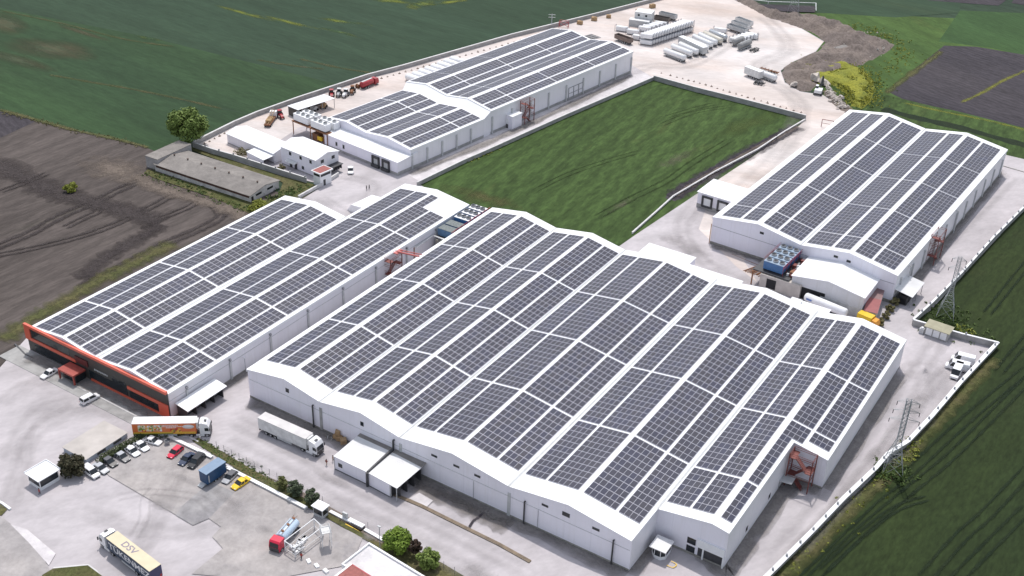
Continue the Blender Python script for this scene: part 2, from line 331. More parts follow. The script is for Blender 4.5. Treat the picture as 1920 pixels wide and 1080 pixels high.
sheet('far_dark_field', [(1896, 6), (1960, 16), (2100, -20), (1915, -20)], Mg_dk)
sheet('dark_ploughed_field', [(1664, 172), (1715, 130), (1770, 86), (1830, 88), (1920, 103), (2200, 150), (2200, 330), (1920, 240), (1790, 208), (1700, 190)], Mg_dk)
track('balk', [(1800, 193), (1838, 176), (1880, 152), (1925, 132), (2000, 100)], 2.0, soft('balk_weeds', Mg_mus, .6, 1.8, .2, .9, .3))
track('balk', [(1660, 176), (1700, 145), (1745, 112), (1765, 96)], 3.4, soft('balk_grass', Mg_weed, .9, 1.8, .2, .9, .2))
sheet('verge_crop', [(1600, 175), (1660, 178), (1790, 210), (1920, 243), (2100, 290), (2300, 400), (1885, 300), (1600, 212)], Mg_mid)
track('drain_strip', [(1655, 205), (1720, 222), (1800, 240), (1880, 262), (1960, 282)], 4.5, Mg_trg)
track('verge_flowers', [(1690, 192), (1760, 208), (1850, 226), (1930, 246)], 1.8, soft('verge_weeds', Mg_mus, .6, 2.2, .3, .9, .2))
sheet('dark_wheat_field', [(1930, 370), (2600, 420), (2600, 1500), (1350, 1500), (1400, 1120), (1640, 900), (1865, 655), (1705, 605), (1745, 580)], Mg_r)
# the compound
YARD = [(-700, 1050), (0, 690), (52, 632), (560, 372), (604, 346), (530, 330), (420, 297), (362, 275), (440, 236), (482, 217), (630, 166), (755, 129), (870, 96), (960, 70), (1120, 30),
        (1240, -2), (1290, -18), (1400, -8), (1450, 35), (1500, 52), (1545, 78), (1530, 97), (1486, 117), (1464, 133), (1472, 155), (1500, 172), (1542, 178), (1562, 190), (1592, 210),
        (1890, 292), (2050, 330), (2050, 340), (1920, 393), (1744, 583), (1710, 606), (1868, 650), (1648, 884), (1440, 1090), (1200, 1400), (-300, 1400)]
sheet('concrete_yard', YARD, Mg_conc)
sheet('gravel_yard', [(364, 274), (440, 237), (482, 218), (630, 167), (755, 130), (870, 97), (960, 71), (1120, 31), (1240, -1), (1290, -17), (1400, -7), (1450, 36), (1500, 53), (1544, 79), (1528, 97), (1485, 117),
       (1463, 133), (1471, 156), (1500, 173), (1542, 179), (1590, 212), (1480, 330), (1395, 490), (1420, 530), (1380, 500), (1310, 430), (1345, 330), (1500, 228), (1225, 146), (1180, 120), (900, 160), (560, 240), (470, 300)], Mg_grav)
sheet('service_road', [(785, 340), (868, 302), (1222, 147), (1212, 138), (1190, 140), (960, 232), (765, 328)], Mg_slab)
sheet('beaten_dirt_patch', [(372, 274), (430, 250), (505, 285), (480, 300), (440, 296)], Mg_drt if False else Mg_grav)
# enclosed field
FIELD = [(786, 346), (868, 306), (910, 287), (1225, 149), (1260, 158), (1510, 225), (1500, 235), (1190, 442), (1150, 470), (1000, 440), (880, 400)]
sheet('enclosed_field', FIELD, Mg_mid)
track('soil_strip', [(1256, 375), (1300, 344), (1350, 316), (1400, 288), (1450, 262), (1490, 240)], 4.5, Mg_dk)
track('rut', [(1120, 408), (1180, 375), (1250, 340), (1300, 305), (1370, 262)], 1.0, soft('rut_soft', Mg_r, .55, 2, .2, 1., .4), gap=2.4)
for q in ([(1250, 220), (1300, 205), (1340, 195)], [(1240, 235), (1300, 212), (1370, 200)], [(1000, 360), (1060, 330), (1130, 305), (1200, 285)]): track('rut', q, .8, soft('rut_soft', Mg_r, .5, 2, .2, 1., .4), gap=2.0)
Mg_bp = soft('thin_crop', Mg_drt, .3, 2.4, .3, 1., .3); blob('bare_patch', 1165, 385, 26, 5, -28, Mg_bp); blob('bare_patch', 1265, 300, 40, 9, -25, Mg_bp); blob('bare_patch', 900, 370, 70, 12, 15, soft('olive_patch', Mg_weed, .6, 2.2, .3, 1., .12)); blob('bare_patch', 1400, 235, 70, 14, -20, soft('light_green_patch', ground('light_grass', (.07, .10, .03), (.085, .115, .035), None), .6, 2.2, .3, 1., .12))
Mg_trs = soft('tractor_wheel_soil_ragged', Mg_tr, .85, 1.6, .2, .8, .5); Mg_trgs = soft('crushed_crop_ragged', Mg_trg, .8, 1.6, .2, .8, .5); Mg_drs = soft('bare_dirt_ragged', Mg_drt, .8, 2, .2, .9, .25)
Mg_sts = soft('stain_ragged', Mg_stain, .42, 2, .2, 1., .3); track('eroded_bank', [(1256, 372), (1310, 340), (1380, 300), (1450, 262), (1496, 238)], 7, soft('eroded_soil', Mg_dk, .9, 2, .2, .9, .25))
Mg_dks = soft('dark_soil_ragged', Mg_dk, .9, 1.6, .2, .8, .4); Mg_wds = soft('weeds_ragged', Mg_weed, .9, 2, .2, .9, .35); Mg_tyre = soft('tyre_marks_faint', Mg_stain, .2, 2, .1, 1.2, .15)
# ploughed-field tracks
for q, w, g in (([(-20, 470), (60, 436), (110, 408), (180, 378), (220, 358), (250, 345)], 1.6, 2.6), ([(-20, 482), (80, 462), (170, 438), (240, 410), (290, 385), (330, 365), (370, 372), (355, 388), (300, 410)], 1.0, 2.0),
                ([(120, 428), (160, 408), (182, 398), (183, 385)], 1.1, 2.0), ([(150, 540), (220, 505), (300, 462), (360, 436), (410, 410), (412, 395), (390, 378), (350, 368)], 1.6, 2.4),
                ([(-20, 300), (60, 340), (110, 362), (150, 374), (220, 392), (270, 408), (300, 420)], 8.5, 0), ([(300, 420), (280, 436), (240, 460), (190, 490), (150, 525)], 5.5, 0), ([(0, 360), (40, 345), (90, 325)], 1.0, 2.0)):
    track('tractor_track', q, w*1.3, Mg_trs, gap=g)
track('dirt_lane', [(250, 330), (290, 350), (340, 366), (400, 384), (440, 398), (480, 420)], 8, Mg_drs); blob('dry_soil_patch', 215, 320, 60, 22, 10, Mg_drs)
sheet('weedy_verge', [(278, 318), (470, 380), (520, 372), (530, 345), (604, 350), (560, 378), (500, 402), (470, 402), (400, 372), (290, 335), (270, 325)], Mg_weed)
sheet('weedy_verge', [(320, 268), (365, 278), (530, 332), (600, 350), (560, 366), (525, 340), (420, 305)], Mg_weed)
track('weedy_edge', [(0, 640), (60, 600), (130, 560), (200, 520), (260, 490), (330, 455)], 7, Mg_wds)
track('headland', [(0, 206), (70, 226), (140, 245), (220, 262), (280, 278)], 2.4, Mg_wds)
# right field tramlines
for q, g in (([(1475, 1090), (1560, 1010), (1640, 935), (1700, 890), (1755, 840), (1830, 772), (1930, 690)], 2.2), ([(1520, 1090), (1600, 1010), (1700, 925), (1790, 850), (1900, 740), (1960, 680)], 2.0), ([(1730, 1090), (1800, 1010), (1850, 965), (1930, 880)], 2.4),
             ([(1790, 1090), (1850, 1030), (1930, 950)], 2.2), ([(1540, 1075), (1620, 1000), (1680, 955), (1740, 935)], 1.4), ([(1872, 700), (1900, 665), (1940, 620)], 2.0), ([(1850, 590), (1890, 540), (1930, 490)], 2.0)):
    track('tramline', q, .9, Mg_trgs, gap=g)
track('field_edge_weeds', [(1440, 1105), (1520, 1030), (1600, 950), (1662, 895), (1730, 820), (1800, 745), (1866, 672)], 4.0, Mg_wds)
# south-west forecourt
sheet('parking_lot', [(190, 878), (300, 818), (322, 816), (470, 903), (590, 965), (680, 1010), (660, 1060), (500, 1090), (360, 1078), (418, 1030), (398, 1008), (415, 990), (392, 974), (362, 986), (205, 894)], Mg_asph)
sheet('asphalt_patch', [(340, 952), (395, 905), (440, 925), (392, 974), (362, 987), (330, 968)], ground('dark_patch', (.26, .25, .26), (.32, .31, .31), None, big=.1, mid=.4, fine=1.2, bump=.05, fineamt=.1))
sheet('public_road', [(-300, 1300), (-300, 900), (0, 968), (60, 1015), (92, 1066), (120, 1200)], Mg_asph)
sheet('road_slab', [(20, 985), (52, 995), (105, 1040), (92, 1062), (55, 1020)], Mg_slab)
sheet('planting_strip', [(360, 828), (372, 822), (470, 880), (640, 975), (735, 1030), (735, 1042), (600, 966), (455, 888)], Mg_weed)
sheet('dirt_strip', [(470, 882), (560, 920), (660, 975), (735, 1026), (735, 1034), (640, 978), (520, 905)], Mg_drt)
sheet('grass_bed', [(700, 1030), (735, 1010), (830, 1058), (900, 1100), (800, 1120)], Mg_weed)
sheet('grass_island', [(-40, 935), (0, 946), (14, 957), (4, 968), (-40, 985)], Mg_weed)
sheet('grass_island', [(80, 1080), (100, 1068), (165, 1062), (192, 1082), (190, 1120), (60, 1120)], Mg_weed)
_wet = ground('wet_bay_floor', (.13, .115, .105), (.20, .18, .165), (.09, .08, .075), big=.2, mid=.5, fine=2, bump=.05, fineamt=.2)
for q, w_ in (([(775, 905), (830, 930), (900, 962), (960, 988)], 6), ([(850, 925), (900, 948), (940, 966)], 5)): track('wet_bay_floor', q, w_, soft('wet_bay_ragged', _wet, .8, 1.8, .1, .9, .25))
track('floor_crack', [(880, 990), (888, 978), (897, 972), (908, 962)], .5, Mg_dk)
for q in ([(1250, 1062), (1262, 1066), (1268, 1060), (1258, 1054)],): track('yellow_marking', q, .18, M_yellow)
sheet('bay_slab', [(768, 937), (786, 926), (812, 941), (800, 953)], Mg_slab)
Mg_wf = soft('wall_foot_ragged', ground('wall_foot_shade_dirt', (.20, .185, .175), (.27, .25, .24), None, big=.15, mid=.5, fine=2, bump=.05, fineamt=.15), .8, 1.4, .0, .8, .2)  # wall-foot shade painted into the ground colour, together with some real staining
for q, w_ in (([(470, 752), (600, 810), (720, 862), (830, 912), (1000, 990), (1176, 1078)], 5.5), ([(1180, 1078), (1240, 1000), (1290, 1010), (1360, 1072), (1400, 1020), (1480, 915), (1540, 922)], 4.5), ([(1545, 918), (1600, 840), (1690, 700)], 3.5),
              ([(324, 782), (400, 736), (560, 640), (700, 560), (800, 500)], 4.5), ([(60, 668), (150, 712), (250, 756), (320, 786)], 5), ([(768, 328), (900, 275), (1040, 212), (1185, 142)], 3.5), ([(1334, 462), (1400, 480), (1460, 500)], 3.5), ([(1690, 560), (1760, 470), (1880, 320)], 4)): track('wall_foot_shade_stain', q, w_, Mg_wf)
for q, w_, g_ in (([(220, 935), (260, 926), (300, 925), (370, 935), (400, 960)], .9, 1.8), ([(250, 1010), (270, 975), (273, 940), (290, 918)], .8, 1.8), ([(20, 870), (50, 800), (110, 760), (220, 770), (300, 790)], 3.5, 3), ([(10, 960), (40, 880), (60, 820), (150, 760)], 3, 2.5),
    ([(420, 830), (520, 880), (640, 950), (760, 1010), (900, 1080)], 3.2, 3), ([(440, 790), (560, 850), (700, 930), (850, 1000), (1000, 1080)], 2.6, 2.6), ([(1460, 1040), (1560, 930), (1660, 800), (1720, 700), (1760, 640)], 2.6, 3.2), ([(1490, 1040), (1590, 930), (1690, 800), (1770, 700), (1800, 690)], 2.2, 2.2),
    ([(1690, 700), (1740, 690), (1760, 730), (1720, 790), (1640, 880)], 4, 3), ([(1620, 590), (1740, 480), (1830, 400), (1900, 330)], 3, 3), ([(1400, 60), (1300, 120), (1200, 130), (1050, 210)], 4, 4), ([(1430, 30), (1480, 90), (1420, 130), (1500, 200), (1450, 300), (1300, 430)], 5, 4),
    ([(1360, 330), (1280, 420), (1330, 500), (1480, 560)], 3.5, 3), ([(640, 330), (700, 350), (660, 400), (600, 370)], 3, 2.4), ([(300, 700), (200, 690), (60, 720), (0, 760)], 3, 2.5), ([(360, 830), (300, 960), (240, 1080)], 3, 2.2), ([(480, 900), (420, 980), (300, 1000), (150, 960)], 3, 2.2)):
    track('tyre_marks', q, w_, Mg_tyre, gap=g_)
for cx, cy, rx, ry, t_ in ((300, 950, 30, 8, 20), (500, 995, 16, 8, 0), (430, 940, 30, 8, 30), (350, 900, 26, 7, 25), (270, 700, 60, 14, 25), (1300, 470, 40, 14, 20), (1260, 450, 24, 8, 10), (1720, 760, 28, 12, -50), (620, 900, 40, 10, 25), (690, 1010, 16, 8, 10), (1470, 915, 30, 14, 25), (560, 380, 30, 8, 0), (470, 870, 20, 6, 25)): blob('yard_stain', cx, cy, rx, ry, t_, Mg_sts)
track('puddle_stain', [(880, 1062), (885, 1070), (905, 1082), (930, 1092)], 3.5, Mg_sts)

# ------------------------------------------------------------------ warehouses
def zat(prof, x):
    for (a, za), (b, zb) in zip(prof, prof[1:]):
        if a <= x <= b: return za+(zb-za)*(x-a)/(b-a)
    return prof[-1][1]
def array(root, prof, xa, xb, nc, ya, yb, nr, rnd):
    """one block of roof panels: nc columns over [xa,xb], nr rows over [ya,yb], following the slope"""
    b = MB(); za, zb = zat(prof, xa+.01), zat(prof, xb-.01); up = .30; g = .016
    Z = lambda x: za+(zb-za)*(x-xa)/(xb-xa)+up
    px, py = (xb-xa)/nc, (yb-ya)/nr; q1 = .35+.5*rnd.random(); q2 = q1+(1-q1)*rnd.random()
    for i in range(nc):
        for j in range(nr):
            x0, x1, y0, y1 = xa+i*px+g, xa+(i+1)*px-g, ya+j*py+g*1.8, ya+(j+1)*py-g*1.8
            z0, z1 = Z(x0), Z(x1)
            b.add([(x0, y0, z0-.07), (x1, y0, z1-.07), (x1, y1, z1-.07), (x0, y1, z0-.07), (x0, y0, z0), (x1, y0, z1), (x1, y1, z1), (x0, y1, z0)],
                  [(4, 5, 6, 7), (0, 1, 5, 4), (1, 2, 6, 5), (2, 3, 7, 6), (3, 0, 4, 7)], 0)
            e = .034
            k = rnd.random(); mi = 1+(0 if k < q1 else (1 if k < q2 else 2))
            b.add([(x0+e, y0+e*1.7, Z(x0+e)+.004), (x1-e, y0+e*1.7, Z(x1-e)+.004), (x1-e, y1-e*1.7, Z(x1-e)+.004), (x0+e, y1-e*1.7, Z(x0+e)+.004)], [(0, 1, 2, 3)], mi)
    # rails under the modules
    for j in range(0, nr+1, 2):
        y = ya+min(j*py, (yb-ya)-.1)+.05; b.add([(xa, y, Z(xa)-.09), (xb, y, Z(xb)-.09), (xb, y, Z(xb)-.18), (xa, y, Z(xa)-.18)], [(0, 1, 2, 3)], 0)
    return b.build('solar_array', [M_frame]+PV, root)
def slab_roof(b, prof, y0, y1, t=.16, oh=.0):
    """roof skin along a profile, thickness t"""
    P = list(prof)
    if oh:
        (a, za), (c, zc) = P[0], P[1]; P[0] = (a-oh, za-(zc-za)/(c-a)*oh)
        (a, za), (c, zc) = P[-2], P[-1]; P[-1] = (c+oh, zc+(zc-za)/(c-a)*oh)
    n = len(P); vs = []
    for y in (y0, y1):
        vs += [(x, y, z) for x, z in P]+[(x, y, z+t) for x, z in P]
    fs = []
    for i in range(n-1):
        fs += [(i, i+1, 2*n+i+1, 2*n+i), (n+i, 3*n+i, 3*n+i+1, n+i+1), (i, n+i, n+i+1, i+1), (2*n+i, 2*n+i+1, 3*n+i+1, 3*n+i)]
    fs += [(0, 2*n, 3*n, n), (n-1, 2*n-1, 4*n-1, 3*n-1)]
    b.add(vs, fs); return b
def walls(b, prof, y0, y1, mi=0, front=True, back=True, left=True, right=True, side_mi=1, z0=0.):
    n = len(prof)
    for y, on in ((y0, front), (y1, back)):
        if on:
            for (a, za), (c, zc) in zip(prof, prof[1:]): b.quad((a, y, z0), (c, y, z0), (c, y, zc), (a, y, za), mi)
    if left: b.quad((prof[0][0], y1, z0), (prof[0][0], y0, z0), (prof[0][0], y0, prof[0][1]), (prof[0][0], y1, prof[0][1]), side_mi)
    if right: b.quad((prof[-1][0], y0, z0), (prof[-1][0], y1, z0), (prof[-1][0], y1, prof[-1][1]), (prof[-1][0], y0, prof[-1][1]), side_mi)
    return b
def window(root, x, z, w, h, y, along='x', frame=None, face=-1):
    """dark window proud of a wall; along 'x': on a wall at y facing -y; along 'y': on a wall at x=y-arg facing +x (face=1) or -x"""
    f = MB(); d = .05
    if along == 'x': f.box(x-w/2, x+w/2, y-d, y+.02, z-h/2, z+h/2, 0); g = MB().box(x-w/2+.08, x+w/2-.08, y-d-.006, y-d-.002, z-h/2+.08, z+h/2-.08)
    else:
        X = y; f.box(min(X-.02*face, X+d*face), max(X-.02*face, X+d*face), x-w/2, x+w/2, z-h/2, z+h/2, 0)
        g = MB().box(min(X+d*face+.002*face, X+d*face+.006*face), max(X+d*face+.002*face, X+d*face+.006*face), x-w/2+.08, x+w/2-.08, z-h/2+.08, z+h/2-.08)
    o = f.build('window', frame or M_dark, root); g.build('pane', M_glass, o); return o
def pipe(root, pts, r=.16, m=None, name='drainpipe'):
    b = MB()
    for a, c in zip(pts, pts[1:]): b.tube(a, c, r, 8)
    return b.build(name, m or M_dark, root)

# --- main warehouse (five gabled wings) in the foreground
X0, R1, V1, R2, V2, R3, V3, R4, V4, R5, E5, E6 = -164.53, -153.15, -142.98, -131.42, -120.93, -107.47, -93.57, -79.97, -65.92, -54.64, -51.12, -43.47
Y1, Y2, Y3 = 11.06, 44.94, 100.83; HV, HR, HA, HB = 7.90, 9.86, 9.25, 7.92
w = thing('warehouse', 'largest white warehouse in the middle, five gabled roof wings covered in solar panels', 'warehouse', (X0, 0, 0))
o_ = X0
pA = [(x-o_, z) for x, z in ((X0, HV), (R1, HR), (V1, HV), (R2, HR), (V2, HV), (R3, HR), (V3, HV), (R4, HR), (V4, HV))]
pB = [(x-o_, z) for x, z in ((V4, HV), (R5, HR), (E5, HA))]; pC = [(x-o_, z) for x, z in ((E5, HA), (E6, HB))]; pBC = pB+[pC[1]]
b = MB(); walls(b, pA, 0, Y3); walls(b, pB, Y1, Y3, left=False, right=False)
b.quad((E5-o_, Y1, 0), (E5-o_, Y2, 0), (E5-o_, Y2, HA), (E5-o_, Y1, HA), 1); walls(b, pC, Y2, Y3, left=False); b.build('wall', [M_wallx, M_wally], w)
b = MB(); slab_roof(b, pA, -.25, Y3+.25); slab_roof(b, [(pB[0][0], HV), pB[1], (pB[2][0], HA)], Y1-.25, Y2-.26); slab_roof(b, [pB[0], pB[1], (pC[1][0], HB)], Y2-.25, Y3+.25)
b.box(-.14, .0-.002, -.25, Y3+.25, HV-.5, HV+.16); b.box(E6-o_+.002, E6-o_+.14, Y2-.25, Y3+.25, HB-.5, HB+.16); b.box(E5-o_+.002, E5-o_+.14, Y1-.25, Y2-.27, HA-.5, HA+.16)
b.build('roof', M_roof, w)
for x in (V1, V2, V3, V4):
    g = MB(); g.box(x-o_-.32, x-o_+.32, -.26 if x != V4 else Y1-.2, Y3+.26, HV+.165, HV+.20); g.box(x-o_-.05, x-o_+.05, -.26 if x != V4 else Y1-.2, Y3+.26, HV+.203, HV+.25)
    g.build('valley_gutter', M_lgrey, w)
b = MB()
for x0, x1, y in ((X0, V4, 0), (V4, E5, Y1), (E5, E6, Y2)): b.box(x0-o_+.02, x1-o_, y-.06, y-.003, 0, .7)
for x, y0, y1 in ((E5, Y1, Y2), (E6, Y2, Y3)): b.box(x-o_+.003, x-o_+.06, y0, y1, 0, .45)
b.build('plinth', M_plinth, w)
b = MB(); b.box(.2, V4-o_-.2, -.07, -.004, 5.35, 5.43); b.build('cladding_rail', M_lgrey, w)
for x, z, ww, hh in ((R1+.6, 7.0, 1.0, 1.1), (R2+.2, 7.0, .9, 1.1), (R3-4.6, 7.1, 1.5, .55), (R3+1.0, 7.0, 1.5, .55), (R3+6.2, 6.9, 1.5, .55), (R4-5.2, 7.1, 1.5, .55), (R4-.4, 7.2, 1.7, 1.0), (R4+6.3, 6.9, 1.6, .6)): window(w, x-o_, z, ww, hh, 0)
for x in (V1+.1, V2+.1, V3+.1):
    b = MB(); b.box(x-o_-.35, x-o_+.35, -.14, -.004, 0, 6.3); b.build('pilaster', M_conc if x == V1+.1 else M_lgrey, w)
for x, zt in ((V1-2.0, 6.2), (V3+3.9, 6.0), (V4-3.7, 6.3)): pipe(w, [(x-o_, -.05, zt), (x-o_, -.35, zt), (x-o_, -.35, .1)], .17)
pipe(w, [(V2-o_-1.6, -.05, 6.6), (V2-o_-1.6, -.4, 6.6), (V2-o_-1.6, -.4, 4.1)], .22)
for x in (V3-8.5, V3+7.0): pipe(w, [(x-o_, -.12, 5.2), (x-o_, -.12, .3)], .05, M_grey)
for x, z in ((R5-3.6, 3.5), (R5-3.6, 1.5)): window(w, x-o_, z, 1.8, 1.5, Y1)
b = MB(); b.box(E5-o_-5.6, E5-o_-.5, Y1-.04, Y1-.004, 0.05, 2.9); b.build('loading_door', M_dark, w)
b = MB(); b.box(E5-o_-5.9, E5-o_-.2, Y1-.35, Y1-.005, 3.0, 4.9); b.box(E5-o_-4.6, E5-o_-4.3, Y1-.3, Y1-.05, 0, 3.0); b.box(E5-o_-.35, E5-o_-.05, Y1-.35, Y1-.05, 0, 3.0); b.build('door_surround', M_white, w)
for y in (22., 34.): window(w, y, 2.2, 1.0, 1.2, E5-o_, 'y', face=1)
rnd = random.Random(3)
BL = [(4.75, 26.35, 11), (26.95, 51.0, 12), (51.6, 73.4, 11), (74.0, 97.9, 12)]
GR = [[(-163.0, -159.4, 3), (-158.85, -154.3, 4)], [(-152.75, -148.4, 4), (-147.8, -143.4, 4)], [(-142.05, -137.45, 4), (-136.8, -132.2, 4)], [(-131.0, -126.4, 4), (-125.8, -121.35, 4)],
      [(-120.1, -115.6, 4), (-115.0, -108.0, 6)], [(-107.0, -99.8, 6), (-99.2, -94.45, 4)], [(-92.8, -88.1, 4), (-87.55, -80.55, 6)], [(-79.3, -72.15, 6), (-71.5, -66.85, 4)]]
for sl_ in GR:
    for xa, xb, nc in sl_:
        for ya, yb, nr in BL: array(w, pA, xa-o_, xb-o_, nc, ya, yb, nr, rnd)
B5 = [(13.65, 26.35, 6), (26.95, 51.0, 12), (51.6, 73.4, 11), (74.0, 97.9, 12)]
for xa, xb, nc in ((-65.35, -60.55, 4), (-60.05, -55.45, 4)):
    for ya, yb, nr in B5: array(w, pBC, xa-o_, xb-o_, nc, ya, yb, nr, rnd)
for ya, yb, nr in B5[:1]+[(26.95, 45.3, 9)]: array(w, pBC, -54.0-o_, -51.75-o_, 2, ya, yb, nr, rnd)
array(w, pBC, -54.0-o_, -49.4-o_, 4, 45.45, 51.0, 3, rnd); array(w, pBC, -48.7-o_, -44.1-o_, 4, 47.3, 51.0, 2, rnd)
for xa, xb in ((-54.0, -49.35), (-48.7, -44.1)):
    for ya, yb, nr in BL[2:]: array(w, pBC, xa-o_, xb-o_, 4, ya, yb, nr, rnd)

# --- left warehouse with the anthracite and orange office front
LP = [(0, 6.8), (11.85, 8.3), (23.13, 6.8), (35.26, 8.3), (46.92, 6.8)]; LY, LY2 = 89.1, 116.6
w = thing('warehouse', 'long white warehouse on the left with a dark grey and orange front', 'warehouse', (-220.03, -16.09, 0), R(-.32))
b = MB(); walls(b, LP[:3], .35, LY, right=False); walls(b, LP[2:], .35, LY2, left=False)
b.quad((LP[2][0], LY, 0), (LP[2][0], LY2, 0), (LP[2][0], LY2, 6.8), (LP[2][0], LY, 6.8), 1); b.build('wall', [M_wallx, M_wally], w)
b = MB(); slab_roof(b, LP[:3], .3, LY+.2); slab_roof(b, LP[2:], .3, LY2+.2); b.box(-.15, -.002, .3, LY+.2, 6.3, 6.96); b.box(46.922, 47.06, .3, LY2+.2, 6.3, 6.96); b.build('roof', M_roof, w)
g = MB(); g.box(LP[2][0]-.35, LP[2][0]+.35, .5, LY+.2, 6.965, 7.0); g.build('valley_gutter', M_lgrey, w)
fx0, fx1, fz = -1.7, 46.9, 7.65
b = MB(); b.box(fx0+.3, fx1-.02, -.05, .28, 0, 7.1); b.build('front_cladding', M_anth, w)
b = MB(); b.box(fx0-.1, fx1+.02, -.35, .29, 6.95, fz); b.box(fx0-.1, fx0+1.9, -.3, -.052, 3.4, 6.949); b.box(fx0+1.9, 16.3, -.3, -.052, 3.4, 4.2)
b.box(33.8, fx1+.02, -.3, -.052, 3.2, 4.0); b.box(43.9, fx1+.02, -.3, -.052, 0, 3.199); b.box(21.0, 43.899, -.3, -.052, .0, .8); b.build('orange_band', M_orange, w)
b = MB(); b.box(.4, 14.2, -.09, -.054, 4.25, 6.4); b.box(.8, 15.8, -.09, -.054, .6, 2.9); b.box(20.5, 33.4, -.09, -.054, .9, 3.0); b.box(28.6, 33.2, -.088, -.053, 3.0, 4.4); b.box(34.2, 43.6, -.09, -.054, .9, 2.8); b.build('ribbon_window', M_glass, w)
sgn = MB()
for i in range(9): sgn.box(22.6+i*.52, 22.95+i*.52, -.12, -.056, 3.7+.1*(i % 2), 4.15)
sgn.build('lettering', M_lgrey, w)
sgn = MB(); sgn.cbox(18.4, -.2, 4.6, 4.4, .2, 1.6); sgn.build('entrance_sign_board', mat('dark_red_panel', (.10, .02, .02), .5), w)
pc = MB(); pc.box(14.2, 19.6, -3.9, -.36, 2.5, 2.95); pc.box(14.2, 14.5, -3.9, -3.55, 0, 2.5); pc.box(19.3, 19.6, -3.9, -3.55, 0, 2.5); pc.build('entrance_porch', mat('dull_red_cladding', (.36, .07, .055), .5, 0, .15, 1.), w)
pc = MB(); pc.box(14.6, 19.2, -3.0, -.36, .25, 2.48); pc.build('porch_glazing', M_glass, w)
b = MB(); b.box(-5., 46, -6.2, -.4, .05, .22); b.build('terrace', M_conc, w)
for i in range(8): MB().box(46.925, 47.25, 5.25+i*13.5, 5.75+i*13.5, 0, 5.2).build('pilaster', M_lgrey, w)
for i in range(8): 
    y = 5.5+i*13.5; MB().cbox(47.15, y, 5.75, .5, .5, .5).build('floodlight', M_grey, w)
MB().box(46.925, 47.1, .4, LY2, 0, .5).build('plinth', M_plinth, w)
MB().box(46.925, 47.0, .4, LY2, 4.75, 4.83).build('cladding_rail', M_lgrey, w)
dk = MB(); dk.add([(47.3, 1.6, 3.6), (51.2, 1.6, 3.0), (51.2, 13.6, 3.0), (47.3, 13.6, 3.6), (47.3, 1.6, 3.75), (51.2, 1.6, 3.15), (51.2, 13.6, 3.15), (47.3, 13.6, 3.75)], [(0, 3, 2, 1), (4, 5, 6, 7), (0, 1, 5, 4), (1, 2, 6, 5), (2, 3, 7, 6), (3, 0, 4, 7)]); dk.build('dock_canopy', M_white, w)
dk = MB()
for i in range(5): dk.box(47.3, 50.4, 2.0+i*2.7, 2.2+i*2.7, 0, 2.9)
for i in range(4): dk.box(48.6, 48.9, 2.2+i*2.7, 4.7+i*2.7, .2, 2.8)
dk.build('dock_shelter', M_dark, w)
dk = MB()
for i in range(4): dk.box(48.95, 49.1, 2.8+i*2.7, 4.1+i*2.7, .9, 2.5)
dk.build('dock_door', M_whitew, w)
rnd = random.Random(5)
lg = [(LP, .35, [(1.3, 6.2, 4), (6.9, 11.4, 4)]), (LP, .35, [(12.6, 17.2, 4), (17.8, 22.3, 4)]), (LP, .35, [(24.6, 29.9, 4), (30.5, 34.8, 4)]), (LP, .35, [(36.0, 40.8, 4), (41.4, 46.0, 4)])]
lb = [(1.0, 15.3, 7), (15.9, 39.5, 12), (40.1, 64.1, 12)]
for k, (pp, _, gs) in enumerate(lg):
    for gi, (xa, xb, nc) in enumerate(gs):
        bl = list(lb)+([(64.7, 86.2, 11)] if k < 2 else [(64.7, 88.6, 12)])
        for ya, yb, nr in bl: array(w, pp, xa, xb, nc, ya, yb, nr, rnd)
        if k == 2: array(w, pp, xa, xb, nc, 89.2, 112.8, 12, rnd)
        if k == 3 and gi == 0: array(w, pp, xa, xb, nc, 89.2, 105.2, 8, rnd); array(w, pp, xa, xa+2.4, 2, 105.3, 113.0, 4, rnd)
        if k == 3 and gi == 1: array(w, pp, xa, xb, nc, 89.2, 105.2, 8, rnd)

# --- right warehouse
RP = [(0, 8.7), (13.83, 10.89), (27.12, 8.7), (40.82, 10.89), (54.59, 8.7)]; RY = 106.4
w = thing('warehouse', 'white two-gabled warehouse on the right, above the blue cooling units', 'warehouse', (-108.96, 132.52, 0), R(-2.59))
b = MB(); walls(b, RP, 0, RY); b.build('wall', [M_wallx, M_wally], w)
b = MB(); slab_roof(b, RP, -.25, RY+.25); b.box(-.15, -.002, -.25, RY+.25, 8.2, 8.86); b.box(54.592, 54.75, -.25, RY+.25, 8.2, 8.86); b.build('roof', M_roof, w)
g = MB(); g.box(RP[2][0]-.35, RP[2][0]+.35, -.26, RY+.2, 8.865, 8.9); g.box(RP[2][0]-.05, RP[2][0]+.05, -.26, RY+.2, 8.903, 8.95); g.build('valley_gutter', M_lgrey, w)
b = MB(); b.box(0, 54.5, -.1, -.004, 0, 1.0); b.box(54.595, 54.7, .1, RY, 0, .9); b.build('plinth', M_plinth, w)
b = MB(); b.box(.2, 54.3, -.07, -.004, 6.0, 6.1); b.build('cladding_rail', M_grey, w)
for x, z in ((15.3, 8.6), (37.3, 8.6), (41.0, 8.4)): window(w, x, z, 1.2, .7, 0)
for i in range(11): MB().box(54.595, 55.0, 3.7+i*9.9, 4.3+i*9.9, 0, 6.4).build('pilaster', M_lgrey, w)
for y in (9.5, 52): pipe(w, [(54.7, y, 7.6), (55.3, y, 7.6), (55.3, y, .1)], .16, M_lgrey)
pipe(w, [(-.1, -.3, 6.6), (-.1, -.3, .2)], .12, M_brown)
rnd = random.Random(6)
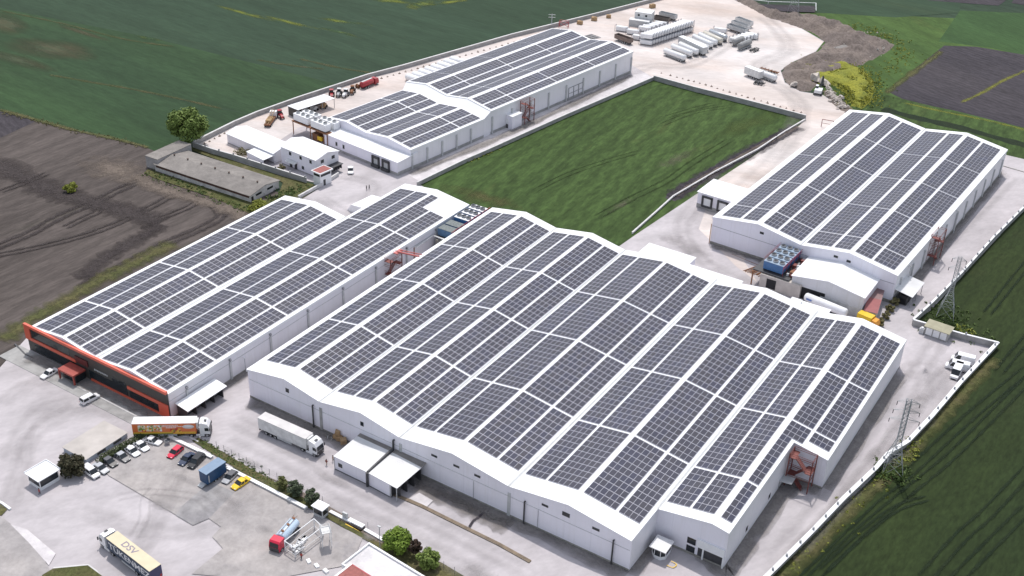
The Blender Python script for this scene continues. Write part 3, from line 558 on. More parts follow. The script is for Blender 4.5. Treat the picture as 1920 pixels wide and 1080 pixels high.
for xa, xb, nc in ((1.9, 7.5, 5), (8.4, 12.8, 4), (14.7, 19.0, 4), (19.7, 26.4, 6), (28.0, 35.0, 6), (35.8, 40.3, 4), (41.7, 46.4, 4), (47.1, 53.0, 5)):
    for ya, yb, nr in ((1.7, 10.3, 4), (10.8, 32.7, 11), (33.2, 57.0, 12), (57.5, 79.6, 11), (80.1, 103.8, 12)): array(w, RP, xa, xb, nc, ya, yb, nr, rnd)

# --- far warehouse: a low front half and a higher back half
NP = [(0, 6.97), (8.9, 8.15), (18.4, 6.97), (28.3, 8.15), (38.91, 6.97)]; N2P = [(0, 8.7), (9.9, 10.3), (19.68, 8.7), (29.9, 10.3), (40.54, 8.7)]
w = thing('warehouse', 'far white warehouse in two steps, the front half lower than the back', 'warehouse', (-248.42, 126.13, 0), R(-6.9))
bx, by = 2.4, 40.0   # second half offset in the first half's frame
_q = Matrix.Rotation(R(6.9), 2) @ Vector((-245.37+248.42, 165.97-126.13)); bx, by = _q.x, _q.y
b = MB(); walls(b, NP, 0, 36.2); 
N2S = [(x+bx, z) for x, z in N2P]; walls(b, N2S, by, by+86.1, left=True)
# sloping link between the halves
n = len(NP)
for i in range(n-1): b.quad((NP[i][0], 36.2, NP[i][1]), (NP[i+1][0], 36.2, NP[i+1][1]), (N2S[i+1][0], by, N2S[i+1][1]), (N2S[i][0], by, N2S[i][1]), 2)
b.quad((NP[-1][0], 36.2, 0), (N2S[-1][0], by, 0), (N2S[-1][0], by, N2S[-1][1]), (NP[-1][0], 36.2, NP[-1][1]), 1)
b.build('wall', [M_wallx, M_wally, M_roof], w)
b = MB(); slab_roof(b, NP, -.2, 36.15); slab_roof(b, N2S, by-.1, by+86.3); b.box(38.912, 39.05, -.2, 36.1, 6.5, 7.13); b.box(bx+40.545, bx+40.7, by, by+86.3, 8.2, 8.86); b.build('roof', M_roof, w)
for i in range(5): y = .4+i*7.2; MB().box(38.915, 39.3, y-.3, y+.3, 0, 5.6).build('pilaster', M_lgrey, w)
for i in range(9): y = by+.6+i*10.6; MB().box(bx+40.545, bx+40.95, y-.3, y+.3, 0, 6.6).build('pilaster', M_lgrey, w)
b = MB(); b.box(38.915, 39.02, 0, 36, 0, 1.1); b.box(bx+40.545, bx+40.66, by, by+86, 0, 1.1); b.build('plinth', M_conc, w)
for i in range(3):
    y = by+44.5+i*3.1; f = MB(); f.box(bx+40.55, bx+40.75, y, y+.25, .6, 4.8); f.box(bx+40.55, bx+40.75, y, y+3.1, 4.8, 5.0); f.box(bx+40.55, bx+40.75, y, y+3.1, 2.6, 2.75); f.build('door_frame', M_grey, w)
rnd = random.Random(8)
for xa, xb, nc in ((.8, 4.2, 3), (4.7, 8.1, 3), (9.4, 13.6, 4), (14.2, 17.6, 3), (19.1, 23.2, 4), (23.7, 27.6, 4), (29.2, 33.7, 4), (34.3, 38.0, 3)):
    for ya, yb, nr in ((.9, 24.2, 12), (24.8, 35.3, 5)): array(w, NP, xa, xb, nc, ya, yb, nr, rnd)
for xa, xb, nc in ((1.0, 5.0, 4), (5.4, 9.2, 3), (10.9, 15.6, 4), (16.3, 19.1, 3), (20.4, 24.6, 4), (25.2, 29.0, 4), (30.9, 35.7, 4), (36.4, 39.7, 3)):
    for ya, yb, nr in ((.9, 13.4, 6), (13.9, 37.8, 12), (38.3, 61.6, 12), (62.1, 85.2, 12)): array(w, N2S, xa+bx, xb+bx, nc, by+ya, by+yb, nr, rnd)

# ------------------------------------------------------------------ smaller buildings
def frame_px(A, B, C, z):
    """plan of a building from three roof corners in the photo at height z: A front-left, B front-right, C back-right"""
    a, b_, c = G(*A, z).xy, G(*B, z).xy, G(*C, z).xy
    rz = ang(a, b_); w_ = (b_-a).length; n_ = Vector((-math.sin(rz), math.cos(rz))); return a, rz, w_, abs((c-b_).dot(n_))
def gable_building(name, label, cat, A, B, C, z, rise, along='y', oh=.35, wallm=None, roofm=None, wins=(), plinth=True, gaps=None):
    """ridge runs along local 'x' or 'y'"""
    a, rz, W, D = frame_px(A, B, C, z)
    t = thing(name, label, cat, (a.x, a.y, 0), rz); b = MB(); r = MB()
    wm = wallm or [M_wallx, M_wally]
    if along == 'y':
        P = [(0, z), (W/2, z+rise), (W, z)]; walls(b, P, 0, D); slab_roof(r, P, -oh, D+oh, .12, oh)
    else:
        P = [(0, z), (D/2, z+rise), (D, z)]
        for x in (0, W): 
            for (p, zp), (q, zq) in zip(P, P[1:]): b.quad((x, p, 0), (x, q, 0), (x, q, zq), (x, p, zp), 1)
        b.quad((0, 0, 0), (W, 0, 0), (W, 0, z), (0, 0, z)); b.quad((0, D, 0), (W, D, 0), (W, D, z), (0, D, z))
        s_ = rise/(D/2); Q = [(-oh, z-oh*s_), (D/2, z+rise), (D+oh, z-oh*s_)]
        vs = []
        for x in (-oh, W+oh): vs += [(x, p, zz) for p, zz in Q]+[(x, p, zz+.12) for p, zz in Q]
        r.add(vs, [(0, 1, 7, 6), (1, 2, 8, 7), (3, 9, 10, 4), (4, 10, 11, 5), (0, 3, 4, 1), (1, 4, 5, 2), (6, 7, 10, 9), (7, 8, 11, 10), (0, 6, 9, 3), (2, 5, 11, 8)])
    b.build('wall', wm, t); r.build('roof', roofm or M_roof, t)
    if plinth: MB().box(-.05, W+.05, -.05, -.003, 0, .35).build('plinth', M_plinth, t)
    for al, u, zz, ww, hh in wins:
        if al == 'x': window(t, u*W, zz, ww, hh, 0, frame=M_grey)
        else: window(t, u*D, zz, ww, hh, W, 'y', frame=M_grey, face=1)
    return t, W, D
def lean_roof(name, label, cat, A, B, C, z, zback, posts=True, open_=('front',), wallm=None, roofm=None, t_=.12, oh=.2):
    a, rz, W, D = frame_px(A, B, C, z); t = thing(name, label, cat, (a.x, a.y, 0), rz)
    r = MB(); s_ = (zback-z)/D
    r.prism([(-oh, z-oh*s_), (D+oh, zback+oh*s_), (D+oh, zback+oh*s_+t_), (-oh, z-oh*s_+t_)], -oh, W+oh, axis='x'); r.build('roof', roofm or M_roof, t)
    b = MB()
    if 'back' not in open_: b.quad((0, D, 0), (W, D, 0), (W, D, zback), (0, D, zback))
    if 'front' not in open_: b.quad((0, 0, 0), (W, 0, 0), (W, 0, z), (0, 0, z))
    for x, k in ((0, 'left'), (W, 'right')):
        if k not in open_: b.quad((x, 0, 0), (x, D, 0), (x, D, zback), (x, 0, z), 1)
    if b.v: b.build('wall', wallm or [M_wallx, M_wally], t)
    if posts:
        for x in [W*i/3 for i in range(4)]:
            for y, zz in ((.1, z), (D-.1, zback)): MB().box(x-.07, x+.07, y-.07, y+.07, 0, zz).build('post', M_grey, t)
    return t, W, D

gable_building('storage_shed', 'low white gabled shed at the far left corner of the compound', 'shed', (425.2, 250), (512.6, 287.8), (537, 268), 3.6, 1.1, 'x', wins=())
t, W, D = gable_building('office_building', 'two-storey pale office block with a white gabled roof beside the gatehouse', 'office', (526, 274), (592, 300.6), (634, 283), 6.2, 1.2, 'x',
    wins=(('x', .27, 4.9, 1.1, 1.2), ('x', .57, 4.9, 1.1, 1.2), ('x', .85, 4.9, 1.1, 1.2), ('x', .62, 1.7, 1.1, 1.2), ('y', .28, 4.9, 1.4, 1.2), ('y', .76, 4.9, 1.4, 1.2)))
b = MB(); b.prism([(-1.6, 2.4), (-.003, 2.9), (-.003, 3.0), (-1.6, 2.5)], W*.2, W*.48, axis='x'); b.build('door_awning', M_whitew, t)
for u in (.24, .38): MB().box(W*u, W*u+1.2, -.06, -.004, .05, 2.2).build('door', M_dark, t)
b = MB(); b.box(W+.003, W+2.6, D*.45, D*.95, 2.6, 2.8)
for i in range(5): b.box(W+.2, W+2.4, D*(.48+.1*i), D*(.5+.1*i), 1.2, 2.59)
b.build('side_stair', M_dark, t)
gh, gr_, W, D = frame_px((582.5, 319), (600, 326.2), (622, 314.6), 4.9)
t = thing('gatehouse', 'small two-level gatehouse with a dark red flat roof at the yard entrance', 'gatehouse', (gh.x, gh.y, 0), gr_)
MB().box(.5, W-.5, .5, D-.5, 0, 3.3).build('wall', M_white, t); MB().box(.55, W-.55, .55, D-.55, 3.303, 4.5).build('window', M_glass, t)
b = MB()
for x in (.5, W-.7):
    for y in (.5, D-.7): b.box(x-.02, x+.22, y-.02, y+.22, 3.302, 4.5)
b.build('corner_post', M_white, t)
MB().box(0, W, 0, D, 4.501, 4.85).build('roof', M_white, t); MB().box(.35, W-.35, .35, D-.35, 4.853, 4.9).build('roof_panel', M_tile, t)
MB().box(W-.5+.003, W-.45, D*.3, D*.3+.9, .1, 2.1).build('door', M_dark, t)
t, W, D = lean_roof('machinery_shelter', 'long open shelter with a flat white roof by the far boundary wall', 'shelter', (559, 206.3), (626.7, 184.8), (606.7, 177), 3.6, 3.4, open_=('front', 'right'), wallm=[M_anth, M_anth])
shel = t
for i, (u, nm, cm) in enumerate(((.3, 'white', M_white), (.55, 'grey', M_lgrey), (.82, 'tan', M_wood))):
    P = t.location.xy+Matrix.Rotation(t.rotation_euler.z, 2) @ Vector((W*u, D*.45)); q = thing('stored_machine', '%s wheeled farm implement parked under the open shelter' % nm, 'implement', (P.x, P.y, 0), t.rotation_euler.z+.3*i, 'implements under the shelter')
    MB().prism([(-1.3, .6), (1.3, .6), (1.1, 1.6), (-.6, 1.9), (-1.3, 1.3)], -.8, .8).build('body', cm, q)
    for sx in (-.9, .9):
        for sy in (-.95, .95): MB().tube((sx, sy-.15, .5), (sx, sy+.15, .5), .5, 12).build('wheel', M_black, q)
lean_roof('lean_to', 'small white lean-to roof beside the low shed, open on its right', 'shelter', (463, 284.8), (494, 300.4), (512.6, 291.5), 2.6, 3.0, open_=('right',), posts=False)
# office pen and lean-to loading block on the front of the far warehouse
a, rz, W, D = frame_px((608, 250), (745.4, 305), (766, 291.4), 4.7)
t = thing('loading_block', 'long low white block with two black dock doors along the far warehouse front', 'loading block', (a.x, a.y, 0), rz)
b = MB(); D = 9.2; b.quad((0, 0, 0), (W, 0, 0), (W, 0, 4.7), (0, 0, 4.7)); b.quad((0, 0, 0), (0, D, 0), (0, D, 5.4), (0, 0, 4.7), 1); b.quad((W, 0, 0), (W, D, 0), (W, D, 5.4), (W, 0, 4.7), 1); b.build('wall', [M_wallx, M_wally], t)
MB().prism([(-.3, 4.7), (D, 5.4), (D, 5.52), (-.3, 4.82)], -.3, W+.3, axis='x').build('roof', M_roof, t)
MB().box(-.05, W+.05, -.08, -.003, 0, 1.0).build('plinth', M_conc, t); MB().box(W+.003, W+.08, 0, D, 0, 1.3).build('plinth', M_conc, t)
for u in (.715, .85):
    x = W*u; f = MB(); f.box(x-1.7, x-1.1, -.5, -.09, .5, 3.9); f.box(x+1.1, x+1.7, -.5, -.09, .5, 3.9); f.box(x-1.7, x+1.7, -.5, -.09, 3.2, 4.0); f.box(x-1.7, x+1.7, -.9, -.09, .3, 1.1)
    o = f.build('dock_door', M_dark, t); MB().box(x-1.09, x+1.09, -.14, -.085, 1.11, 3.19).build('door_leaf', M_lgrey, o)
for u in (.17, .27): window(t, W*u, 2.6, 1.0, 1.5, -.003, frame=M_lgrey)
f = MB()
for x in (W*.22, W*.33, W*.44): f.box(x-.04, x+.04, -.62, -.54, 0, 1.3)
f.box(W*.12, W*.45, -.62, -.56, 1.3, 1.38); f.build('guard_rail', M_grey, t)
bush_pts_lb = (t.location.copy(), rz, W)
# annex with stair on the far warehouse's flank
t = thing('stair_annex', 'small white flat-roofed annex on the flank of the far warehouse', 'annex', (*G(956, 243).xy, 0), R(-6.9))
MB().box(-3.2, .9, .2, 5.4, 0, 4.9).build('wall', M_wallx, t); MB().box(-3.4, 1.1, 0, 5.6, 4.9, 5.05).build('roof', M_roof, t); MB().box(-2.8, -1.0, .14, .19, .05, 1.6).build('hatch', M_dark, t); MB().box(-2.9, -.9, .15, .195, 1.7, 3.6).build('shutter', M_white, t)
# loading dock on the left flank of the right warehouse
a, rz, W, D = frame_px((1309.3, 359.5), (1371.5, 378.3), (1400, 352), 5.3)
t = thing('dock_building', 'white flat-roofed dock building with two black-framed doors left of the right warehouse', 'dock building', (a.x, a.y, 0), rz)
W, D = 15.2, 11.
b = MB(); walls(b, [(0, 5.3), (W, 5.3)], 0, D, right=False); b.build('wall', [M_wallx, M_wally], t); MB().box(-.3, W-.2, -.3, D+.3, 5.303, 5.45).build('roof', M_roof, t); MB().box(-.06, W-.1, -.08, -.003, 0, 1.5).build('plinth', M_conc, t)
for x in (3.4, 8.6):
    f = MB(); f.box(x-1.8, x-1.25, -.5, -.082, 1.3, 4.6); f.box(x+1.25, x+1.8, -.5, -.082, 1.3, 4.6); f.box(x-1.8, x+1.8, -.5, -.082, 4.1, 4.65); f.box(x-1.8, x+1.8, -.4, -.082, .9, 1.5)
    o = f.build('dock_door', M_dark, t); MB().box(x-1.24, x+1.24, -.13, -.084, 1.51, 4.09).build('door_leaf', M_white, o)
# workshop in front of the right warehouse
a, rz, W, D = frame_px((1486, 516.7), (1620.8, 558.7), (1655, 521.7), 6.0)
t = thing('workshop', 'tall white gabled workshop standing against the right warehouse', 'workshop', (a.x, a.y, 0), rz)
D = 16.5; P = [(0, 6.0), (W/2, 7.6), (W, 6.0)]; b = MB(); walls(b, P, 0, D); b.build('wall', [sheet_metal('streaked_cladding', (.70, .70, .72), .5, .15, .55, 'X', .3, .2), M_wally], t)
r = MB(); slab_roof(r, P, -.3, D+.3, .14, .3); r.build('roof', M_roof, t)
MB().box(1.6, 9.6, -.06, -.004, .1, 3.6).build('open_doorway', M_black, t); window(t, W*.56, 1.4, 1.6, .8, 0)
MB().box(W*.42, W, -.09, -.004, 0, 2.6).build('plinth', M_whitew, t)
a, rz2, W2, D2 = frame_px((1433, 515), (1485, 535), (1500, 520), 4.2)
t = thing('concrete_utility_room', 'grey concrete utility room under the blue cooling units', 'utility room', (*G(1426, 513, 4.2).xy, 0), rz)
b = MB(); b.box(0, 11.6, 0, 9, 0, 4.2); b.build('wall', M_beige, t); MB().box(2.0, 4.7, -.05, -.004, .6, 3.4).build('open_window', M_black, t)
# dock annex on the front of the main warehouse
def dock_box(label, A, B, z, depth, split, name='dock_annex', open_right=False, win=False, pipe_=False):
    a, b_ = G(*A, z).xy, G(*B, z).xy; rz = ang(a, b_); W = (b_-a).length; t = thing(name, label, 'dock annex', (a.x, a.y, 0), rz)
    b = MB(); b.quad((0, 0, .3), (W*split, 0, .3), (W*split, 0, z), (0, 0, z)); b.quad((0, 0, .3), (0, depth, .3), (0, depth, z+.5), (0, 0, z), 1); b.quad((W*split, 0, .3), (W*split, depth, .3), (W*split, depth, z+.5), (W*split, 0, z), 1); b.build('wall', [M_wallx, M_wally], t)
    s_ = .5/depth; d1 = depth*.80
    MB().prism([(-.15, z-.02), (d1, z+s_*d1), (d1, z+s_*d1+.12), (-.15, z+.1)], -.1, W+.1, axis='x').build('roof', M_roof2, t)
    MB().prism([(d1+.01, z+s_*d1+.02), (depth+1.2, z+.9), (depth+1.2, z+.96), (d1+.01, z+s_*d1+.08)], -.1, W+.1, axis='x').build('rooflight_strip', M_fibre, t)
    MB().box(.02, W*split, -.04, -.004, 0.02, .35).build('plinth', M_dark, t)
    for x in ([0, W*split]+([W-.1] if split < 1 else [])):
        MB().box(x-.08, x+.08, -.1, -.003, 0, z-.05).build('post', M_lgrey, t)
    if win: window(t, 1.6, 1.9, 1.3, 1.2, 0, frame=M_white)
    return t, W
A1 = (626.6, 855.7)
dock_box('left box of the white dock annex, with a small window in its front corner', A1, (688, 885), 3.6, 9.6, 1, win=True)
t, W = dock_box('right box of the white dock annex, its roof overhanging a dark open bay', (690.5, 886.5), (744.5, 915.5), 3.6, 9.6, .76)
b = MB()
for i in range(4): b.box(W*.78+.2, W-.3, 1.2+i*2.2, 1.4+i*2.2, .1, 3.3)
b.box(W*.765, W*.775, .3, 9.4, .1, 3.3); b.build('bay_screen', M_dark, t)
q = G(689.3, 886.5, 3.6); q2 = G(727, 850.5, 4.3)
b = MB(); b.tube((q.x, q.y, 3.75), (q2.x, q2.y, 4.35), .3, 8); b.tube((q.x, q.y-.2, 3.8), (q.x, q.y-.2, .1), .3, 8); b.tube((q2.x, q2.y, 4.35), (V2-1.6, -.45, 4.5), .3, 8); o = b.build('drain_duct', M_dark); o['label'] = 'black drain duct running down between the two dock annex boxes'; o['category'] = 'duct'
# cream booth at the warehouse corner
def booth(label, px, z, W, D, rz, wm=M_white, chamfer=.8, roofm=None, name='guard_booth', glazed=True, h=2.7, oh=.35):
    c = G(*px); t = thing(name, label, 'booth', (c.x, c.y, 0), rz)
    k = chamfer; P = [(-W/2+k, -D/2), (W/2-k, -D/2), (W/2, -D/2+k), (W/2, D/2), (-W/2, D/2), (-W/2, -D/2+k)]
    def ring(P, z): return [(x, y, z) for x, y in P]
    b = MB(); b.loft([ring(P, 0), ring(P, .95 if glazed else h)]); b.build('wall', wm, t)
    if glazed:
        Q = [(x*.985, y*.985) for x, y in P]; MB().loft([ring(Q, .952), ring(Q, h-.3)]).build('window', M_glass, t)
        for x, y in P: MB().cbox(x*.99, y*.99, (h+.65)/2, .12, .12, h-.95).build('mullion', wm, t)
        MB().loft([ring(P, h-.298), ring(P, h)]).build('lintel', wm, t)
    MB().box(-W/2-oh, W/2+oh, -D/2-oh, D/2+oh, h+.002, h+.16).build('roof', roofm or M_roof, t)
    return t
booth('cream guard booth with a stained white roof at the corner of the main warehouse', (1238, 1040), 0, 2.9, 3.3, R(1), roofm=M_roof2)
t = booth('white entrance cabin with wide dark windows in the forecourt', (84, 904), 0, 3.9, 4.4, R(-3), chamfer=.05, name='entrance_cabin', oh=.5, h=2.9)
b = MB(); b.box(-2.4, 2.4, 2.5, 2.65, 3.07, 3.25); b.box(-2.4, -2.25, -2.65, 2.49, 3.07, 3.25); b.build('roof_parapet', M_white, t)
t = booth('small kiosk with a white slab roof and dark glass sides beside the fence', (602, 967), 0, 2.4, 1.7, R(0), wm=M_lgrey, chamfer=.05, name='kiosk', oh=.3, h=2.6)
b = G(1473, 917); t = thing('door_canopy', 'small grey canopy on posts beside the red stair in the notch', 'canopy', (b.x, b.y, 0), 0)
MB().prism([(-1.4, 2.5), (1.4, 2.9), (1.4, 3.0), (-1.4, 2.6)], -1.5, 1.5).build('roof', M_lgrey, t)
for x, y in ((-1.2, -1.3), (-1.2, 1.3)): MB().tube((x, y, 0), (x, y, 2.5), .05, 6).build('post', M_grey, t)
# low block behind the parked cars
a, b_ = G(163, 870), G(239.5, 820); rz = ang(a, b_); W = (b_-a).length
t = thing('low_block', 'long low building with a dusty flat roof and pale blue wall behind the parked cars', 'building', (a.x, a.y, 0), rz)
MB().box(0, W, 0, 7.2, 0, 1.25).build('wall', mat('pale_blue_render', (.42, .47, .54), .8), t); MB().box(-.2, W+.1, -.2, 7.4, 1.253, 1.34).build('roof', mat('dusty_flat_roof', (.47, .435, .41), .9, 0, .12, .3), t)
for x in (W*.36, W*.75): window(t, x, .7, 2.2, .6, 0)
# block with a red roof at the bottom edge
a, b_, c = G(640, 1058, 4.2).xy, G(691.5, 1018, 4.2).xy, G(800, 1083, 4.2).xy
rz = ang(a, b_); W = (b_-a).length; L = 26.
t = thing('flat_roofed_building', 'white building with a parapet round its flat roof at the bottom edge', 'building', (a.x, a.y, 0), rz)
MB().box(.1, W, -L, 0-.1, 0, 3.9).build('wall', M_white, t); MB().box(.3, W-.3, -L, -.3, 3.903, 3.96).build('roof', ground('gravel_flat_roof', (.62, .60, .61), (.70, .69, .71), (.50, .46, .45), big=.1, mid=.3, fine=1.5, bump=.1, fineamt=.08), t)
b = MB(); b.box(0, W+.1, -.3, 0, 3.4, 4.35); b.box(W-.25, W+.1, -L, -.302, 3.4, 4.35); b.box(0, .3, -L, -.302, 3.4, 4.35); b.build('parapet', M_white, t)
a2 = G(659, 1055, 5.2).xy; t2 = thing('fuel_station_canopy', 'dark red flat canopy with a bright red edge at the bottom of the view', 'canopy', (a2.x, a2.y, 0), rz)
MB().box(-7, -.4, -17, -.4, 4.703, 5.2).build('roof', M_tile, t2); b = MB(); b.box(-.398, -.15, -17, -.4, 4.6, 5.25); b.build('red_fascia', M_redp, t2); MB().box(-7, -.15, -.398, 0, 4.6, 5.25).build('white_fascia', M_white, t2)
for x, y in ((-1.2, -1.5), (-1.2, -11)): MB().box(x-.2, x+.2, y-.2, y+.2, 0, 4.7).build('column', M_white, t2)
# old barn
a, rz, W, D = frame_px((289.8, 307), (469.5, 366.8), (520, 338), 2.5)
t = thing('old_barn', 'long old barn with a grey fibre-cement roof and peeling whitewashed wall', 'barn', (a.x, a.y, 0), rz)
M_peel = ground('peeling_whitewash', (.62, .60, .60), (.46, .44, .43), (.30, .28, .27), big=.25, mid=.8, fine=3, bump=.1, patch3=(.58, .7), fineamt=.1)
b = MB(); 
for x in (0, W):
    b.quad((x, 0, 0), (x, D/2, 0), (x, D/2, 3.5), (x, 0, 2.5), 0); b.quad((x, D/2, 0), (x, D, 0), (x, D, 2.5), (x, D/2, 3.5), 0)
b.quad((0, 0, 0), (W, 0, 0), (W, 0, 2.5), (0, 0, 2.5)); b.quad((0, D, 0), (W, D, 0), (W, D, 2.5), (0, D, 2.5)); b.build('wall', M_peel, t)
r = MB(); vs = []
for x in (-.2, W+.3): vs += [(x, -.5, 2.42), (x, D/2, 3.52), (x, D+.5, 2.42), (x, -.5, 2.54), (x, D/2, 3.66), (x, D+.5, 2.54)]
r.add(vs, [(0, 1, 7, 6), (1, 2, 8, 7), (3, 9, 10, 4), (4, 10, 11, 5), (0, 3, 4, 1), (1, 4, 5, 2), (6, 7, 10, 9), (7, 8, 11, 10), (0, 6, 9, 3), (2, 5, 11, 8)]); r.build('roof', M_fibre, t)
MB().box(.5, W-.5, -.05, -.004, 1.45, 2.3).build('ribbon_window', mat('rust_brown_boards', (.09, .045, .035), .9, 0, .5, 2.), t)
for y in (D*.28, D*.68): window(t, y, 1.7, 2.6, .7, W, 'y', face=1)
MB().box(W+.003, W+.05, .3, 1.2, 0, 1.9).build('door', M_black, t)
for i in range(7):
    x = W*(.06+.145*i); MB().tube((x, D/2, 3.5), (x, D/2, 4.0), .22, 8).tube((x, D/2, 4.0), (x, D/2, 4.1), .34, 8).build('roof_vent', mat('vent_rust', (.08, .05, .04), .8), t)
a2, rz_, W2, D2 = frame_px((273.5, 291), (288.6, 295.5), (330, 271), 4.0)
t = thing('barn_end_block', 'taller windowless grey block joined to the left end of the old barn', 'outbuilding', (a2.x, a2.y, 0), rz)
MB().box(0, 5.4, -.3, 14.5, 0, 3.9).build('wall', mat('grey_render', (.36, .34, .34), .9, 0, .15, .5), t); b = MB(); b.box(-.1, 5.5, -.4, 14.6, 3.903, 4.05); b.build('roof', M_fibre, t)
# substation
a, b_ = G(1733, 633), G(1777, 645); a = G(1731.5, 628); b_ = G(1774.5, 643)
rz = ang(a, b_); W = (b_-a).length; t = thing('transformer_kiosk', 'transformer kiosk with three pale doors and an olive roof against the boundary wall', 'transformer kiosk', (a.x, a.y, 0), rz)
MB().box(0, W, 0, 3.2, 0, 2.7).build('wall', M_conc, t); MB().prism([(-.5, 2.75), (3.5, 3.0), (3.5, 3.15), (-.5, 2.9)], -.3, W+.3, axis='x').build('roof', mat('olive_roof', (.33, .31, .22), .8), t)
for i in range(3): MB().box(.35+i*W*.31, .35+i*W*.31+W*.26, -.06, -.004, .5, 2.5).build('door', M_white, t)
q = G(1727, 625); t = thing('water_tank', 'small grey cabinet standing left of the transformer kiosk', 'cabinet', (q.x, q.y, 0), rz); MB().box(-.6, .6, -.5, .5, 0, 1.5).build('body', M_lgrey, t); MB().box(-.3, .3, -.3, .3, 1.5, 1.9).build('cap', M_white, t)
# canopy on the right warehouse flank
t = thing('side_canopy', 'pale lean-to canopy over dark pallets on the flank of the right warehouse', 'canopy', (-54.6, 131., 0), R(-2.6))
MB().prism([(0.2, 4.3), (5.2, 3.5), (5.2, 3.62), (0.2, 4.42)], -.5, 9.5).build('roof', M_roof2, t)
for x, y in ((4.9, -.2), (4.9, 4.5), (4.9, 9.2), (.4, -.2)): MB().box(x-.07, x+.07, y-.07, y+.07, 0, 3.5).build('post', M_grey, t)
for i in range(4): 
    q = t.location.xy+Matrix.Rotation(R(-2.6), 2) @ Vector((2.6, .9+i*2.3)); s = thing('pallet_stack', '%s dark pallet stack from the near end under the side canopy' % ORD[i], 'pallet stack', (q.x, q.y, 0), R(-2.6), 'pallet stacks under the side canopy')
    for k in range(8): MB().box(-1.2, 1.2, -.8, .8, .02+k*.3, .02+k*.3+.08).box(-1.15, -.95, -.8, .8, .1+k*.3, .3+k*.3).box(.95, 1.15, -.8, .8, .1+k*.3, .3+k*.3).build('pallet', M_dark, s)
# flat-roof extras on the main warehouse's back edge
t = thing('back_annex', 'white flat-roofed annex behind the second valley of the main warehouse', 'annex', (-118, Y3+.4, 0), 0)
MB().box(0, 14, 0, 9, 0, 6.9).build('wall', M_wallx, t); MB().box(-.2, 14.2, 0, 9.2, 6.903, 7.05).build('roof', M_roof, t)
t = thing('back_annex', 'white flat-roofed annex behind the third valley of the main warehouse', 'annex', (-103.6, Y3+.4, 0), 0)
MB().box(0, 15.5, 0, 4.0, 0, 7.2).build('wall', M_wallx, t); MB().box(-.2, 15.7, 0, 4.2, 7.203, 7.35).build('roof', M_roof, t)
t = thing('back_annex', 'small white annex with a roof vent behind the fourth wing of the main warehouse', 'annex', (-72.5, Y3+.4, 0), 0)
MB().box(0, 8.5, 0, 4, 0, 7.0).build('wall', M_wallx, t); MB().box(-.2, 8.7, 0, 4.2, 7.003, 7.12).build('roof', M_roof, t); MB().box(-1.5, 1.3, 1, 3.2, 7.13, 7.9).build('roof_vent', M_white, t)
q = G(697, 398); t = thing('white_tarp_shelter', 'low white sheeted shelter behind the left warehouse', 'shelter', (q.x-1, q.y, 0), R(-5)); MB().prism([(-5.5, 0), (6, 0), (6, 2.4), (2, 3.2), (-3.5, 2.6)], -4, 5).build('cover', M_white, t)

# ------------------------------------------------------------------ boundary walls, kerbs, fence
def wall_line(px, h, t_, name, label, m, cat='wall', capm=None, post=None, posth=.5, postname='post', z0=0.0, postm=None, capw=.12):
    P = [G(*p).xy for p in px]; o = P[0]; root = thing(name, label, cat, (o.x, o.y, z0), 0)
    L, Rr = [], []
    for i, p in enumerate(P):
        d1 = (P[i]-P[i-1]).normalized() if i else (P[1]-P[0]).normalized(); d2 = (P[i+1]-P[i]).normalized() if i < len(P)-1 else d1
        n1 = Vector((-d1.y, d1.x)); n2 = Vector((-d2.y, d2.x)); m_ = (n1+n2).normalized(); k = 1/max(.5, m_.dot(n1))
        L.append((p-o+m_*t_/2*k, p-o+m_*(t_/2+capw)*k)); Rr.append((p-o-m_*t_/2*k, p-o-m_*(t_/2+capw)*k))
    def strip(j, za, zb):
        b = MB(); rings = [[(Rr[i][j].x, Rr[i][j].y, za), (L[i][j].x, L[i][j].y, za), (L[i][j].x, L[i][j].y, zb), (Rr[i][j].x, Rr[i][j].y, zb)] for i in range(len(P))]
        return b.loft(rings)
    strip(0, 0, h).build('wall_body', m, root)
    if capm: strip(1, h+.002, h+.14).build('coping', capm, root)
    if post:
        acc = 0; me = None
        for a, c in zip(P, P[1:]):
            ln = (c-a).length; d = (c-a)/ln; s = post-acc
            while s < ln:
                q = a+d*s-o
                if me is None: ob = MB().cbox(0, 0, posth/2, .36, .36, posth).build(postname, postm or M_grey, root); me = ob.data
                else: ob = bpy.data.objects.new(postname, me); COL.objects.link(ob); ob.parent = root
                ob.location = (q.x, q.y, h+.142); ob.rotation_euler = (0, 0, ang((0, 0), d)); s += post
            acc = (ln-(s-post))
    return root
wall_line([(1390, 1135), (1440, 1088), (1518, 1010), (1580, 945), (1640, 888), (1662, 862), (1700, 838), (1745, 790), (1800, 725), (1868, 652)], 1.7, .3, 'boundary_wall', 'white-capped boundary wall between the right yard and the dark field, with small posts on top', M_conc, capm=M_white, post=5.2, posth=.55, capw=.32)
wall_line([(1869, 654), (1800, 637), (1710, 611)], 1.9, .3, 'boundary_wall', 'short wall running back from the right corner past the transformer kiosk', M_conc, capm=M_white, post=8, posth=.5)
wall_line([(1710, 610), (1745, 578), (1800, 522), (1860, 455), (1925, 390), (2000, 320)], 1.9, .3, 'boundary_wall', 'right boundary wall beyond the corner, rising past the lattice pylon', M_conc, capm=M_white, post=5.2, posth=.55)
wall_line([(362, 277), (400, 290), (440, 301), (530, 330), (575, 344)], 2.0, .25, 'boundary_wall', 'grey block wall with short posts behind the old barn', M_conc, capm=M_concl, post=6, posth=.5)
